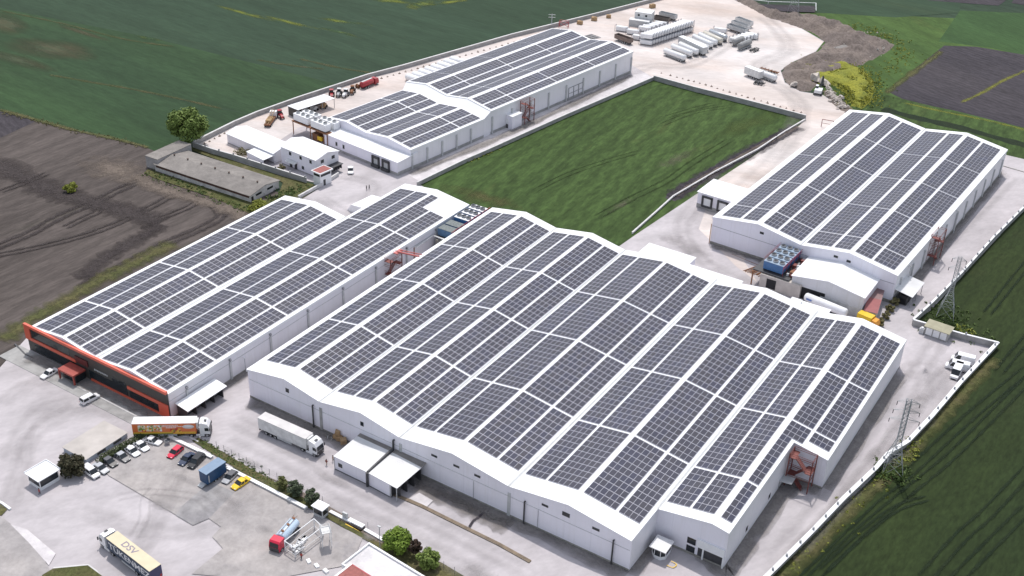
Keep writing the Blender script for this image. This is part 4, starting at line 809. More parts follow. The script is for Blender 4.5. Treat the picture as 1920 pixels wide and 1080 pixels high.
wall_line([(362, 275), (440, 236), (482, 218), (560, 190), (630, 167), (690, 147), (755, 130), (870, 97), (960, 71), (1120, 31), (1240, 0), (1300, -16)], 1.7, .3, 'boundary_wall', 'long pale wall between the gravel yard and the green crop', M_conc, capm=M_concl, capw=.2)
wall_line([(560, 374), (605, 349), (635, 330)], 1.2, .3, 'boundary_wall', 'low pale wall from the left warehouse to the gatehouse', M_concl, capm=M_concl)
wall_line([(782, 350), (868, 308), (905, 292), (1060, 222), (1225, 151)], 1.5, .3, 'field_wall', 'low grey wall on the far-warehouse side of the enclosed field', M_conc, capm=M_concl)
wall_line([(1225, 151), (1300, 172), (1400, 197), (1510, 226)], 2.0, .3, 'field_wall', 'grey wall along the top of the enclosed field', M_conc, capm=M_concl)
wall_line([(1510, 226), (1470, 250), (1420, 283), (1340, 325), (1262, 371), (1230, 400), (1185, 440)], .7, .25, 'field_wall', 'low pale kerb wall on the right side of the enclosed field', M_concl, capm=M_concl)
wall_line([(309, 818), (355, 840), (398, 861)], .6, .7, 'low_wall', 'white low wall behind the red and black parked cars', M_concl, capm=M_white, capw=.05)
wall_line([(425, 880), (500, 918), (575, 957)], .6, .7, 'low_wall', 'white low wall running from the blue trailer towards the kiosk', M_concl, capm=M_white, capw=.05)
wall_line([(619, 962), (640, 973), (660, 983)], .5, .6, 'low_wall', 'short white low wall between the kiosk and the planter', M_concl, capm=M_white, capw=.05)
wall_line([(684, 996), (705, 1008), (720, 1017)], .5, .6, 'low_wall', 'short white low wall between the planter and the big green tree', M_concl, capm=M_white, capw=.05)
wall_line([(735, 927), (790, 950), (870, 990), (935, 1022), (994, 1055)], .35, .8, 'kerb', 'brown-stained kerb running from the dock annex down to the right', mat('brown_kerb', (.20, .155, .11), .9, 0, .25, .8), cat='kerb')
wall_line([(255, 826), (290, 822), (352, 819), (372, 830)], .35, .35, 'kerb', 'thin grey kerb round the end of the orange truck bay', M_concl, cat='kerb')
wall_line([(28, 646), (48, 666), (120, 700), (140, 712)], .3, .35, 'kerb', 'dark drainage kerb at the left of the orange front', M_dark, cat='kerb')
wall_line([(140, 724), (185, 745), (256, 782)], .3, .35, 'kerb', 'pale kerb in front of the right half of the orange front', M_concl, cat='kerb')
wall_line([(100, 1067), (165, 1061), (180, 1072), (195, 1090)], .3, .4, 'kerb', 'white kerb round the grass island at the lower left', M_concl, cat='kerb')
wall_line([(-10, 940), (5, 946), (20, 957)], .5, .5, 'kerb', 'white kerb end at the left edge of the forecourt', M_white, cat='kerb')
wall_line([(1880, 312), (1925, 325), (1990, 345)], .3, .3, 'kerb', 'thin dark kerb behind the right warehouse', M_plinth, cat='kerb')
# fence posts along the planting strip
pts = [(378+i*14.2, 826+i*7.35) for i in range(17)]+[(690, 992), (712, 1004), (832, 1066), (852, 1076)]
f0 = None
t = thing('wire_fence', 'thin post and wire fence along the planted strip', 'fence', (*G(*pts[0]).xy, 0), 0); o = G(*pts[0])
for i, p in enumerate(pts):
    q = G(*p)-o
    if f0 is None: f0 = MB().tube((0, 0, 0), (0, 0, 1.9), .05, 5).build('post', M_grey, t)
    else: f = f0.copy(); COL.objects.link(f); f.location = (q.x, q.y, 0)
b = MB()
for a, c in zip(pts[:17], pts[1:17]):
    for z in (.6, 1.2, 1.8): b.tube(G(*a)-o+Vector((0, 0, z)), G(*c)-o+Vector((0, 0, z)), .012, 3)
b.build('wire', M_grey, t)
# planter with yellow kerb
wall_line([(648, 984), (676, 998), (684, 993)], .3, .3, 'kerb', 'bright yellow kerb round the sign planter', M_yellow, cat='kerb')
sheet('planter_soil', [(648, 983), (657, 976), (686, 991), (677, 997)], Mg_tr)
q = G(668, 985); t = thing('sign_plinth', 'white slab plinth with an upright grey panel in the yellow-edged planter', 'plinth', (q.x, q.y, 0), ang(G(648, 984), G(676, 998))); MB().box(-1.9, 1.9, -.5, .5, 0, .8).build('slab', M_white, t); MB().box(-3.4, -2.2, -.2, .2, 0, 1.9).build('panel', M_lgrey, t)

# ------------------------------------------------------------------ cooling units, platforms, stair towers, pylons
def cooler(label, P, z, rz, L, D, H, body, group, fans=3, top=None):
    t = thing('cooling_unit', label, 'cooling unit', (P[0], P[1], z), rz, group)
    MB().box(0, L, 0, D, .25, H).build('casing', body, t); b = MB()
    for x in (.1, L-.3): b.box(x, x+.2, .1, D-.1, 0, .249)
    b.build('base', M_dark, t); MB().box(-.05, L+.05, -.05, D+.05, H+.002, H+.1).build('top_plate', top or M_whitew, t)
    for i in range(fans):
        T = Matrix.Translation((L*(i+.5)/fans, D/2, H+.1)); b = MB(); b.lathe([(.78, 0), (.72, .5), (.66, .5), (.66, .02)], T, 18)
        o = b.build('fan_shroud', M_lgrey if body is M_white else M_grey, t); b = MB(); b.lathe([(.66, .06), (.02, .07)], T, 14)
        for k in range(5):
            a = 2*math.pi*k/5; c = T.translation; b.add([(c.x, c.y, c.z+.3), (c.x+.62*math.cos(a), c.y+.62*math.sin(a), c.z+.26), (c.x+.62*math.cos(a+.6), c.y+.62*math.sin(a+.6), c.z+.36)], [(0, 1, 2)])
        b.build('fan', M_dark, o)
    return t
rzN = R(-6.9)
def locN(px, z): return G(px[0], px[1], z)
zP = 5.0
pa = G(549, 225.5, zP); t = thing('steel_platform', 'tall steel platform carrying the four white cooling units', 'platform', (pa.x, pa.y, 0), rzN)
Lp, Dp = 17.5, 6.4
MB().box(-.3, Lp, -.3, Dp, zP-.35, zP-.02).build('deck', M_brown, t)
for x in (0, Lp/2, Lp-.4):
    for y in (0, Dp-.4): MB().box(x-.12, x+.12, y-.12, y+.12, 0, zP-.352).build('leg', M_brown, t)
b = MB()
for x in (Lp/2, Lp-3.5): b.box(x, x+2.6, .8, 3.4, 0, 2.8)
b.build('plant_cabinet', M_brown, t); MB().box(Lp/2+3, Lp/2+5.2, .3, .75, 1.2, 2.6).build('yellow_panel', M_yellow, t)
names = ['front left', 'front right', 'back left', 'back right']
for k, (ox, oy) in enumerate(((.2, .2), (8.9, .2), (.9, 3.4), (9.9, 3.4))):
    q = pa.xy+Matrix.Rotation(rzN, 2) @ Vector((ox, oy)); cooler('%s of the four white cooling units on the tall platform' % names[k], q, zP, rzN, 7.2, 2.5, 2.5, M_white, 'white cooling units', top=M_white)
# blue units in the gap between the left and main warehouses
q0 = G(817, 456, 4.6); t = thing('steel_platform', 'narrow red-railed platform between the two front warehouses', 'platform', (-171.9, 85.0, 0), 0)
MB().box(0, 5.6, -2, 17.6, 3.9, 4.1).build('deck', M_dark, t)
for x in (.2, 5.4):
    for y in (-1.8, 5, 11, 17.2): MB().box(x-.12, x+.12, y-.12, y+.12, 0, 3.9).build('leg', M_grey, t)
b = MB()
for z in (6.2, 7.0): b.tube((5.5, -2, z), (5.5, 17.5, z), .07, 5)
for i in range(9): b.tube((5.5, -2+i*2.43, 4.1), (5.5, -2+i*2.43, 7.), .06, 5)
for i in range(8): b.tube((5.5, -2+i*2.43, 6.2), (5.5, -2+(i+1)*2.43, 7.), .05, 5)
b.build('railing', M_redp, t)
MBlu = mat('faded_blue_casing', (.10, .20, .34), .5, 0, .15, 1.)
for k, (dy, bm_, fans) in enumerate(((-1.6, MBlu, 0), (1.9, MBlu, 0), (6.4, M_blue, 3), (10.0, M_blue, 3), (13.6, M_blue, 3))):
    lab = ['nearest of the blue units in the gap, faded and with a dull grid top', 'second blue unit in the gap, with a grey grid top', 'third blue unit in the gap, the nearest one with fans', 'fourth blue unit in the gap, between two others with fans', 'farthest blue unit with fans in the gap between the warehouses'][k]
    c = cooler(lab, (-171.6, 85.2+dy), 4.1, 0, 4.9, 2.8, 2.7 if k > 1 else 2.4, bm_, 'blue cooling units in the gap', fans, top=M_white if fans else mat('mossy_grid', (.17, .19, .19), .9, 0, .3, 2.))
t = thing('pipe_loop', 'insulated white pipe loop in the gap between the front warehouses', 'pipe', (0, 0, 0))
b = MB(); pp = [(-172.6, 73.6, .3), (-172.6, 73.6, 4.4), (-172.2, 82.0, 4.6), (-166.0, 82.2, 4.6)]
for off in (0, .7):
    for a, c in zip(pp[1:], pp[2:]): b.tube((a[0]+off, a[1]+off*.2, a[2]), (c[0], c[1]-off, c[2]), .2, 8)
b.build('insulated_pipe', M_whitew, t); MB().tube(pp[0], pp[1], .2, 8).build('riser', M_brown, t)
MB().box(-171.6, -165.4, 82.3, 101, 0, 3.4).build('pump_room', M_plinth, t)
# blue units in front of the right warehouse
rzR = R(-2.6)
pa = Vector((-90.0, 117.6, 0)); t = thing('steel_platform', 'dark steel platform carrying the blue cooling units of the right warehouse', 'platform', (pa.x, pa.y, 0), rzR)
MB().box(0, 10.5, .4, 14.5, 4.35, 4.68).build('deck', M_dark, t)
for x, y in ((.3, -.2), (.3, 7), (.3, 14), (11, 14)): MB().box(x-.15, x+.15, y-.15, y+.15, 0, 4.35).build('leg', M_brown, t)
b = MB(); 
for z in (5.3, 6.0): b.tube((8.2, 1.2, z+1.6), (8.2, 14.4, z+1.6), .06, 5); b.tube((1.7, 3., z+1.6), (1.7, 14.4, z+1.6), .05, 5)
for i in range(6): b.tube((8.2, 1.2+i*2.6, 4.7), (8.2, 1.2+i*2.6, 7.6), .06, 5)
b.build('railing', M_redp, t)
for k in range(4):
    q = pa.xy+Matrix.Rotation(rzR, 2) @ Vector((2.2, 1.8+k*3.15)); cooler('%s blue cooling unit from the front on the right warehouse platform' % ORD[k], q, 4.7, rzR, 5.7, 2.6, 2.6, M_blue, 'blue cooling units on the dark platform', top=mat('pale_blue_top', (.26, .34, .44), .5))
rr = random.Random(2)
for i in range(26): 
    x, y = 8.5+rr.random()*1.6, 2+rr.random()*11; MB().box(x, x+.3+rr.random()*1.1, y, y+.3+rr.random()*1.5, 4.69+.003*i, 4.9+rr.random()*1.1).build('pipework', rr.choice([M_brown, M_red, M_lgrey]), t)

def stair_tower(label, loc, rz, H, levels, W=5.2, D=2.6, m=None):
    m = m or M_red; t = thing('stair_tower', label, 'stair tower', loc, rz)
    for x in (0, W):
        for y in (0, D): MB().box(x-.1, x+.1, y-.1, y+.1, 0, H+.9).build('post', m, t)
    h = H/levels
    for k in range(levels+1):
        z = h*k
        if k: MB().box(-.1 if k % 2 else W-1.3, 1.3 if k % 2 else W+.1, -.1, D+.1, z-.12, z).build('landing', m, t)
        b = MB()
        for zz in (z+.5, z+1.0) if k else (): b.tube((0, 0, zz), (W, 0, zz), .05, 5); b.tube((0, D, zz), (W, D, zz), .05, 5); b.tube((0, 0, zz), (0, D, zz), .05, 5); b.tube((W, 0, zz), (W, D, zz), .05, 5)
        if k: b.build('railing', m, t)
        if k < levels:
            x0, x1 = (W-1.3, 1.3) if k % 2 == 0 else (1.3, W-1.3); y0 = .15 if k % 2 == 0 else D/2+.05; b = MB(); n = 9
            for i in range(n):
                u = (i+.5)/n; xx = x0+(x1-x0)*u; zz = z+h*u; b.box(xx-.16, xx+.16, y0, y0+D/2-.2, zz-.04, zz+.02)
            for yy in (y0, y0+D/2-.2): b.add([(x0, yy, z-.1), (x1, yy, z+h-.1), (x1, yy, z+h+.12), (x0, yy, z+.12), (x0, yy+.05, z-.1), (x1, yy+.05, z+h-.1), (x1, yy+.05, z+h+.12), (x0, yy+.05, z+.12)], [(0, 1, 2, 3), (4, 7, 6, 5), (3, 2, 6, 7), (0, 4, 5, 1)])
            b.build('stair_flight', m, t)
    return t
stair_tower('red steel stair tower in the notch of the main warehouse', (E5+.6, Y2-3.4, 0), 0, 7.8, 3, 5.0, 2.8)
stair_tower('red steel stair tower with a footbridge between the two front warehouses', (-170.6, 60.5, 0), R(90), 6.0, 3, 5.0, 2.2)
t = thing('footbridge', 'pink-red steel footbridge crossing the gap to the main warehouse roof', 'footbridge', (0, 0, 0)); b = MB(); b.tube((-171.9, 65.2, 7.0), (-164.2, 64.8, 8.2), .26, 6); b.tube((-171.9, 66.4, 7.0), (-164.2, 66.0, 8.2), .14, 6); b.box(-172.9, -171.2, 64.2, 67.0, 6.7, 6.95); b.build('beam', mat('pink_red_steel', (.50, .15, .14), .6), t)
q = G(980, 236); stair_tower('red steel stair tower on the flank of the far warehouse', (q.x+.2, q.y+1, 0), R(83), 7.6, 3, 5.2, 2.2)
q = G(1749, 492); stair_tower('dark red steel stair tower on the flank of the right warehouse', (-50.9, 158.0, 0), R(87), 8.6, 3, 6.0, 2.3)

def pylon(label, base, H, w0, w1, rz, arms=((.72, 2.6), (.84, 2.2), (.96, 1.8)), m=None, name='lattice_pylon', narrow=.45):
    m = m or M_galv; t = thing(name, label, 'pylon', (base[0], base[1], 0), rz)
    def half(z): 
        u = z/H; return (w0+(w1-w0)*min(1, u/narrow))/2 if u < narrow else w1/2+(0)*u
    lev = []; z = 0.
    while z < H-.3: lev.append(z); z += max(1.2, half(z)*1.5)
    lev.append(H); cs = [(1, 1), (-1, 1), (-1, -1), (1, -1)]
    for cx, cy in cs:
        b = MB()
        for a, c in zip(lev, lev[1:]): b.tube((cx*half(a), cy*half(a), a), (cx*half(c), cy*half(c), c), .07, 4)
        b.build('leg', m, t)
    b = MB()
    for a, c in zip(lev, lev[1:]):
        for i in range(4):
            (x0, y0), (x1, y1) = cs[i], cs[(i+1) % 4]; ha, hc = half(a), half(c)
            b.tube((x0*ha, y0*ha, a), (x1*hc, y1*hc, c), .045, 3); b.tube((x1*ha, y1*ha, a), (x0*hc, y0*hc, c), .045, 3); b.tube((x0*hc, y0*hc, c), (x1*hc, y1*hc, c), .045, 3)
    b.build('lattice', m, t)
    for u, ln in arms:
        z = H*u; h = half(z); b = MB(); il = []
        for s in (-1, 1):
            for y in (-h, h): b.tube((s*h, y, z), (s*(h+ln), 0, z+.1), .045, 3); b.tube((s*h, y, z+.8), (s*(h+ln), 0, z+.1), .045, 3)
            il.append((s*(h+ln), z))
        o = b.build('cross_arm', m, t)
        for xx, zz in il: MB().tube((xx, 0, zz+.1), (xx, 0, zz-.9), .08, 6).build('insulator', M_dark, o)
    return t
b_ = G(1672, 882); pylon('grey lattice pylon standing on the boundary wall beside the main warehouse', b_, Hgt(b_, 750), 4.4, .95, R(20))
b_ = G(1772, 592); pylon('pale green lattice pylon beside the transformer kiosk', b_, Hgt(b_, 482), 4.6, .9, R(10), arms=((.8, 1.6), (.95, 1.3)))
b_ = G(1487, 24); pylon('distant lattice pylon at the top edge behind the chalk yard', b_, 30, 5, 1.2, R(15))
q = G(1034, 50); t = thing('utility_pole', 'pale wooden utility pole behind the far warehouse', 'utility pole', (q.x, q.y, 0), R(30)); H = Hgt(q, 26); MB().tube((0, 0, 0), (0, 0, H), .22, 8, 0, .14).build('pole', M_lgrey, t)
for z in (.72, .92): MB().box(-1.5, 1.5, -.1, .1, H*z, H*z+.15).build('cross_arm', M_lgrey, t)
q = G(461, 698); t = thing('lamp_post', 'slim lamp post in the gap beside the left warehouse', 'lamp post', (q.x, q.y, 0)); MB().tube((0, 0, 0), (0, 0, 4.0), .06, 6).build('pole', M_grey, t); MB().box(-.3, .3, -.15, .15, 4.0, 4.15).build('lamp_head', M_white, t)
q = G(713, 1043); t = thing('lamp_post', 'tall slim lamp post beside the flat-roofed building', 'lamp post', (q.x, q.y, 0)); H = Hgt(q, 988); MB().tube((0, 0, 0), (0, 0, H), .08, 6).build('pole', M_grey, t); MB().cbox(0, 0, H+.1, .7, .3, .2).build('lamp_head', M_lgrey, t)
# flood-frame, goal-like white frame at the top
t = thing('white_rail_fence', 'white rail fence round the dark strip at the top edge', 'fence', (*G(1440, 9).xy, 0)); o = G(1440, 9); b = MB()
for a, c in (((1380, 2), (1440, 9)), ((1440, 9), (1529, 12)), ((1529, 12), (1529, 26))): b.tube(G(*a)-o+Vector((0, 0, 1.6)), G(*c)-o+Vector((0, 0, 1.6)), .16, 5); b.tube(G(*a)-o, G(*a)-o+Vector((0, 0, 1.6)), .16, 5)
b.build('rail', M_white, t)
sheet('dark_strip', [(1440, 10), (1528, 13), (1528, 25), (1450, 23), (1400, 8)], Mg_dk)
# tanks in a row behind the far warehouse
t0 = None
for i in range(8):
    q = G(762+i*11.8, 150-i*4.75); lab = '%s white cylindrical tank from the left in the row behind the far warehouse' % ORD[i]
    if t0 is None:
        t0 = thing('storage_tank', lab, 'tank', (q.x, q.y, 0), R(-6.9), 'white tanks in a row'); T = Matrix.Translation((0, 0, 1.5)) @ Matrix.Rotation(R(90), 4, 'Y')
        MB().lathe([(.02, 0), (1.0, .15), (1.4, .7), (1.4, 6.6), (1.0, 7.1), (.02, 7.3)], T, 16).build('shell', M_white, t0)
        for x in (1.4, 5.6): MB().box(x, x+.3, -1.1, 1.1, 0, .8).build('saddle', M_grey, t0)
        proto(t0)
    else: dup(t0, (q.x, q.y), R(-6.9), lab)
# planting pits along the walls
Mpit = mat('dug_soil', (.13, .09, .07), .9, 0, .3, 2.)
def pit_mesh():
    b = MB(); rr = random.Random(4); n = 10; P = [(.95*math.cos(2*math.pi*i/n)*(.8+.4*rr.random()), .8*math.sin(2*math.pi*i/n)*(.8+.4*rr.random())) for i in range(n)]
    b.loft([[(x, y, 0) for x, y in P], [(x*.7, y*.7, .35) for x, y in P], [(x*.3, y*.3, .45) for x, y in P]]); b.add([(0, 0, .45), (.15, .1, 1.2), (.3, -.1, .9), (-.2, .1, 1.0)], [(0, 1, 2), (0, 3, 1)]); return b
pm = None
def pits(pts, where, grp):
    global pm
    for i, p in enumerate(pts):
        q = G(*p); lab = '%s dug planting mound from the left %s' % (ORD[i], where)
        if pm is None: o = pit_mesh().build('planting_mound', Mpit); pm = o
        else: o = pm.copy(); COL.objects.link(o)
        o.location = (q.x, q.y, 0); o.rotation_euler = (0, 0, i*1.3); s = .55+.25*((i*37) % 10)/10; o.scale = (s, s, s); o['label'] = lab; o['category'] = 'planting mound'; o['group'] = grp
pits([(1240, 138), (1257, 142.5), (1269, 145.5), (1280, 148.5), (1291, 151.5), (1301, 154), (1312, 157), (1323, 160), (1334, 163), (1345, 166.5), (1356, 170), (1368, 173.5), (1380, 177), (1391, 180), (1402, 183.5), (1414, 186.5), (1427, 190), (1439, 194), (1451, 197), (1463, 201), (1474, 204), (1488, 208), (1502, 212)], 'along the top wall of the enclosed field', 'mounds along the enclosed field wall')
pits([(374+i*9.5, 276-i*5.0) for i in range(6)], 'inside the corner wall by the big tree', 'mounds by the corner wall')
pits([(704+i*11.3, 151-i*3.1) for i in range(26)], 'along the wall behind the far warehouse', 'mounds behind the far warehouse')

# ------------------------------------------------------------------ vehicles
def paint(name, c, r=.25): return mat(name, c, r, 0, .03, 1., 0, .6)
P_white, P_silver, P_black, P_red, P_navy, P_yel, P_grey = paint('car_white', (.78, .78, .80)), paint('car_silver', (.42, .43, .46)), paint('car_black', (.02, .02, .024)), paint('car_red', (.62, .02, .06)), paint('car_navy', (.02, .035, .08)), paint('car_yellow', (.80, .52, .01)), paint('car_dark_grey', (.10, .10, .11))
M_lamp = mat('clear_lamp', (.7, .7, .68), .1); M_tail = mat('tail_lamp', (.35, .02, .02), .2)
M_rim = mat('wheel_rim', (.45, .45, .46), .3, .5)
def wheel(t, x, y, r, wd, both=True):
    """y = outer face; tyre with a rim child"""
    s = 1 if y > 0 else -1; T = Matrix.Translation((x, y, r)) @ Matrix.Rotation(R(-90*s), 4, 'X')
    o = MB().lathe([(.01, -wd), (r*.92, -wd), (r, -wd*.8), (r, -wd*.2), (r*.92, 0), (r*.62, .005)], T, 14).build('wheel', M_black, t)
    MB().lathe([(r*.62, -.02), (r*.55, .012), (.02, .03)], T, 12).build('rim', M_rim, o); return o
def car(label, back, front, kind='sedan', col=P_white, group='cars in the forecourt', name='parked_car', roofcol=None, scale=1., cat='car'):
    """back/front: photo pixels of the two ends on the ground"""
    a, c = G(*back), G(*front); m_ = (a+c)/2; t = thing(name, label, cat, (m_.x, m_.y, 0), ang(a, c), group)
    K = {'sedan': (4.5, 1.8, 1.45), 'hatch': (4.1, 1.76, 1.48), 'estate': (4.4, 1.8, 1.8), 'suv': (4.7, 1.88, 1.75), 'van': (5.6, 2.05, 2.55), 'minivan': (4.5, 1.84, 1.85), 'pickup': (5.3, 1.9, 1.8)}[kind]
    L, Wd, H = K; h = L/2; w = Wd/2; zb = .28; belt = H*.58 if kind not in ('van',) else H*.5
    nose = .72 if kind != 'van' else .9
    def ring(x, ww, z1, z0=zb, tuck=.90): return [(x, -ww*.86, z0), (x, ww*.86, z0), (x, ww, z0+.22), (x, ww, z1-.12), (x, ww*tuck, z1), (x, -ww*tuck, z1), (x, -ww, z1-.12), (x, -ww, z0+.22)]
    st = {'sedan': [(-h, w*.84, belt*.86, .42), (-h+.12, w*.95, belt*.98, zb), (-h+.9, w, belt*1.02, zb), (0, w, belt, zb), (h-1.1, w, belt*.96, zb), (h-.25, w*.94, belt*.80, zb), (h, w*.78, belt*.66, .38)]}
    st['hatch'] = [(-h, w*.86, belt*.95, .4), (-h+.1, w*.95, belt*1.04, zb)]+st['sedan'][3:4]+[(h-1.0, w, belt*.96, zb), (h-.22, w*.94, belt*.80, zb), (h, w*.78, belt*.66, .38)]
    st['estate'] = st['minivan'] = st['suv'] = [(-h, w*.9, belt*1.0, .4), (-h+.1, w*.98, belt*1.02, zb), (0, w, belt, zb), (h-.95, w, belt*.97, zb), (h-.2, w*.94, belt*.82, zb), (h, w*.8, belt*.66, .38)]
    st['van'] = [(-h, w*.97, belt, .4), (-h+.1, w, belt, zb), (0, w, belt, zb), (h-.8, w, belt*.98, zb), (h-.15, w*.92, belt*.75, zb), (h, w*.8, belt*.5, .38)]
    st['pickup'] = [(-h, w*.9, belt*.95, .4), (-h+.1, w*.98, belt, zb), (0, w, belt, zb), (h-1.0, w, belt*.97, zb), (h-.2, w*.94, belt*.84, zb), (h, w*.8, belt*.66, .38)]
    MB().loft([ring(x, ww, z1, z0) for x, ww, z1, z0 in st[kind]]).build('body', col, t)
    c0, c1, r0, r1 = {'sedan': (-h+.75, h-1.25, -h+1.45, h-2.0), 'hatch': (-h+.12, h-1.1, -h+.55, h-1.85), 'estate': (-h+.08, h-1.1, -h+.3, h-1.8), 'minivan': (-h+.08, h-.85, -h+.28, h-1.65), 'suv': (-h+.1, h-1.15, -h+.4, h-1.85), 'van': (-h+.04, h-.75, -h+.08, h-1.45), 'pickup': (-.9, h-1.2, -.75, h-1.9)}[kind]
    tw = .80 if kind != 'van' else .90
    def cr(x, z, k): return [(x, -w*k, z), (x, w*k, z)]
    g = MB(); zt = H-.10; vs = cr(c0, belt-.02, .90)+cr(c1, belt-.02, .90)+cr(r0, zt, tw)+cr(r1, zt, tw)
    g.add(vs, [(0, 1, 5, 4), (2, 6, 7, 3), (0, 4, 6, 2), (1, 3, 7, 5), (4, 5, 7, 6)]); g.build('window', M_glass, t)
    rr = MB(); rr.loft([[(x, -w*tw*k, zt+.002), (x, w*tw*k, zt+.002), (x, w*tw*k*.9, H), (x, -w*tw*k*.9, H)] for x, k in ((r0-.05, .93), (r0+.2, 1.01), ((r0+r1)/2, 1.03), (r1-.15, 1.01), (r1+.06, .93))]); 
    # pillars
    for s in (-1, 1):
        for xb, xt in ((c0, r0), (c1, r1), ((c0+c1)/2-.1, (r0+r1)/2-.05)):
            wd_ = .11 if kind != 'van' else .16
            rr.add([(xb-wd_, s*w*.912, belt-.03), (xb+wd_, s*w*.912, belt-.03), (xt+wd_*.8, s*w*tw*1.015, zt+.01), (xt-wd_*.8, s*w*tw*1.015, zt+.01)], [(0, 1, 2, 3) if s < 0 else (3, 2, 1, 0)])
        if kind in ('van',) or (kind == 'pickup'):
            if kind == 'van': rr.add([(c0, s*w*.915, belt-.03), (c1-1.5, s*w*.915, belt-.03), (r1-.9, s*w*tw*1.02, zt+.01), (r0, s*w*tw*1.02, zt+.01)], [(0, 1, 2, 3) if s < 0 else (3, 2, 1, 0)])
    if kind == 'van': rr.add([(c0-.01, -w*.91, belt-.03), (c0-.01, w*.91, belt-.03), (r0-.01, w*tw*1.01, zt+.01), (r0-.01, -w*tw*1.01, zt+.01)], [(3, 2, 1, 0)])
    rr.build('cabin_roof', roofcol or col, t)
    if kind == 'pickup': MB().box(-h+.15, -1.05, -w*.8, w*.8, belt*.98, belt*1.01).build('cargo_bed', M_black, t)
    for x in (-h+.85, h-.88):
        for s in (-1, 1): wheel(t, x, s*(w+.01), .33, .22)
    for s in (-1, 1):
        MB().cbox(h-.16, s*w*.62, belt*.72, .16, .34, .14).build('headlight', M_lamp, t); MB().cbox(-h+.04, s*w*.7, belt*.8, .1, .28, .2).build('tail_light', M_tail, t)
        MB().cbox((c1+r1)/2+.1, s*(w+.12), belt+.08, .12, .2, .14).build('mirror', col, t)
    MB().box(h-.05, h+.02, -w*.55, w*.55, .32, .52).build('grille', M_black, t)
    return t
GC = 'cars parked in front of the low block'
car('white estate car, nearest to the dark bush in the row by the low block', (160, 881), (184, 899), 'minivan', P_white, GC)
car('silver saloon second from the dark bush in the row by the low block', (177, 874), (201, 889), 'sedan', P_silver, GC)
car('black saloon between two silver cars in the row by the low block', (193, 862), (217, 877), 'sedan', P_black, GC, roofcol=P_grey)
car('dark grey saloon with a pale bonnet, left of the two white saloons', (217, 852), (241, 868), 'sedan', P_grey, GC, roofcol=P_silver)
car('white saloon beside the dark grey one in the row by the low block', (237, 841), (260, 858), 'sedan', P_white, GC)
car('white saloon at the right end of the tight row by the low block', (254, 832), (277, 848), 'sedan', P_white, GC)
car('white saloon parked apart at a flatter angle below the orange truck', (272, 826), (301, 835), 'sedan', P_white, GC)
GD = 'cars parked along the white low wall'
car('bright red hatchback at the head of the row along the low wall', (341, 842), (317, 862), 'hatch', P_red, GD)
car('navy saloon between the red hatchback and the black off-roader', (363, 853), (338, 876), 'sedan', P_navy, GD)
car('black off-roader parked beside the navy saloon', (380, 858), (357, 881), 'suv', P_black, GD)
car('silver hatchback with a dark roof beside the yellow taxi', (442, 889), (421, 909), 'hatch', P_silver, GD, roofcol=P_grey)
car('yellow taxi saloon at the end of the row beside the low wall', (467, 900), (437, 920), 'sedan', P_yel, GD, name='taxi', cat='taxi')
car('white saloon parked by the orange porch of the left warehouse', (107, 696), (79, 712), 'sedan', P_white, None or 'cars by the orange front')
car('white people carrier on the kerb in front of the orange-banded facade', (156, 759), (183, 745), 'minivan', P_white, 'cars by the orange front')
car('white pickup truck standing in the far entrance yard', (657.5, 312), (657.5, 333), 'pickup', P_white, 'vans and pickups', name='pickup_truck', cat='pickup')
GV = 'white delivery vans in the right yard'
car('rearmost of the three white vans in the right corner yard', (1819, 684), (1788, 676), 'van', P_white, GV, name='delivery_van', cat='van')
car('middle one of the three white vans in the right corner yard', (1810, 697), (1776, 689), 'van', P_white, GV, name='delivery_van', cat='van')
car('nearest white van, parked across the other two in the right yard', (1797, 694), (1787, 713), 'van', P_white, GV, name='delivery_van', cat='van')

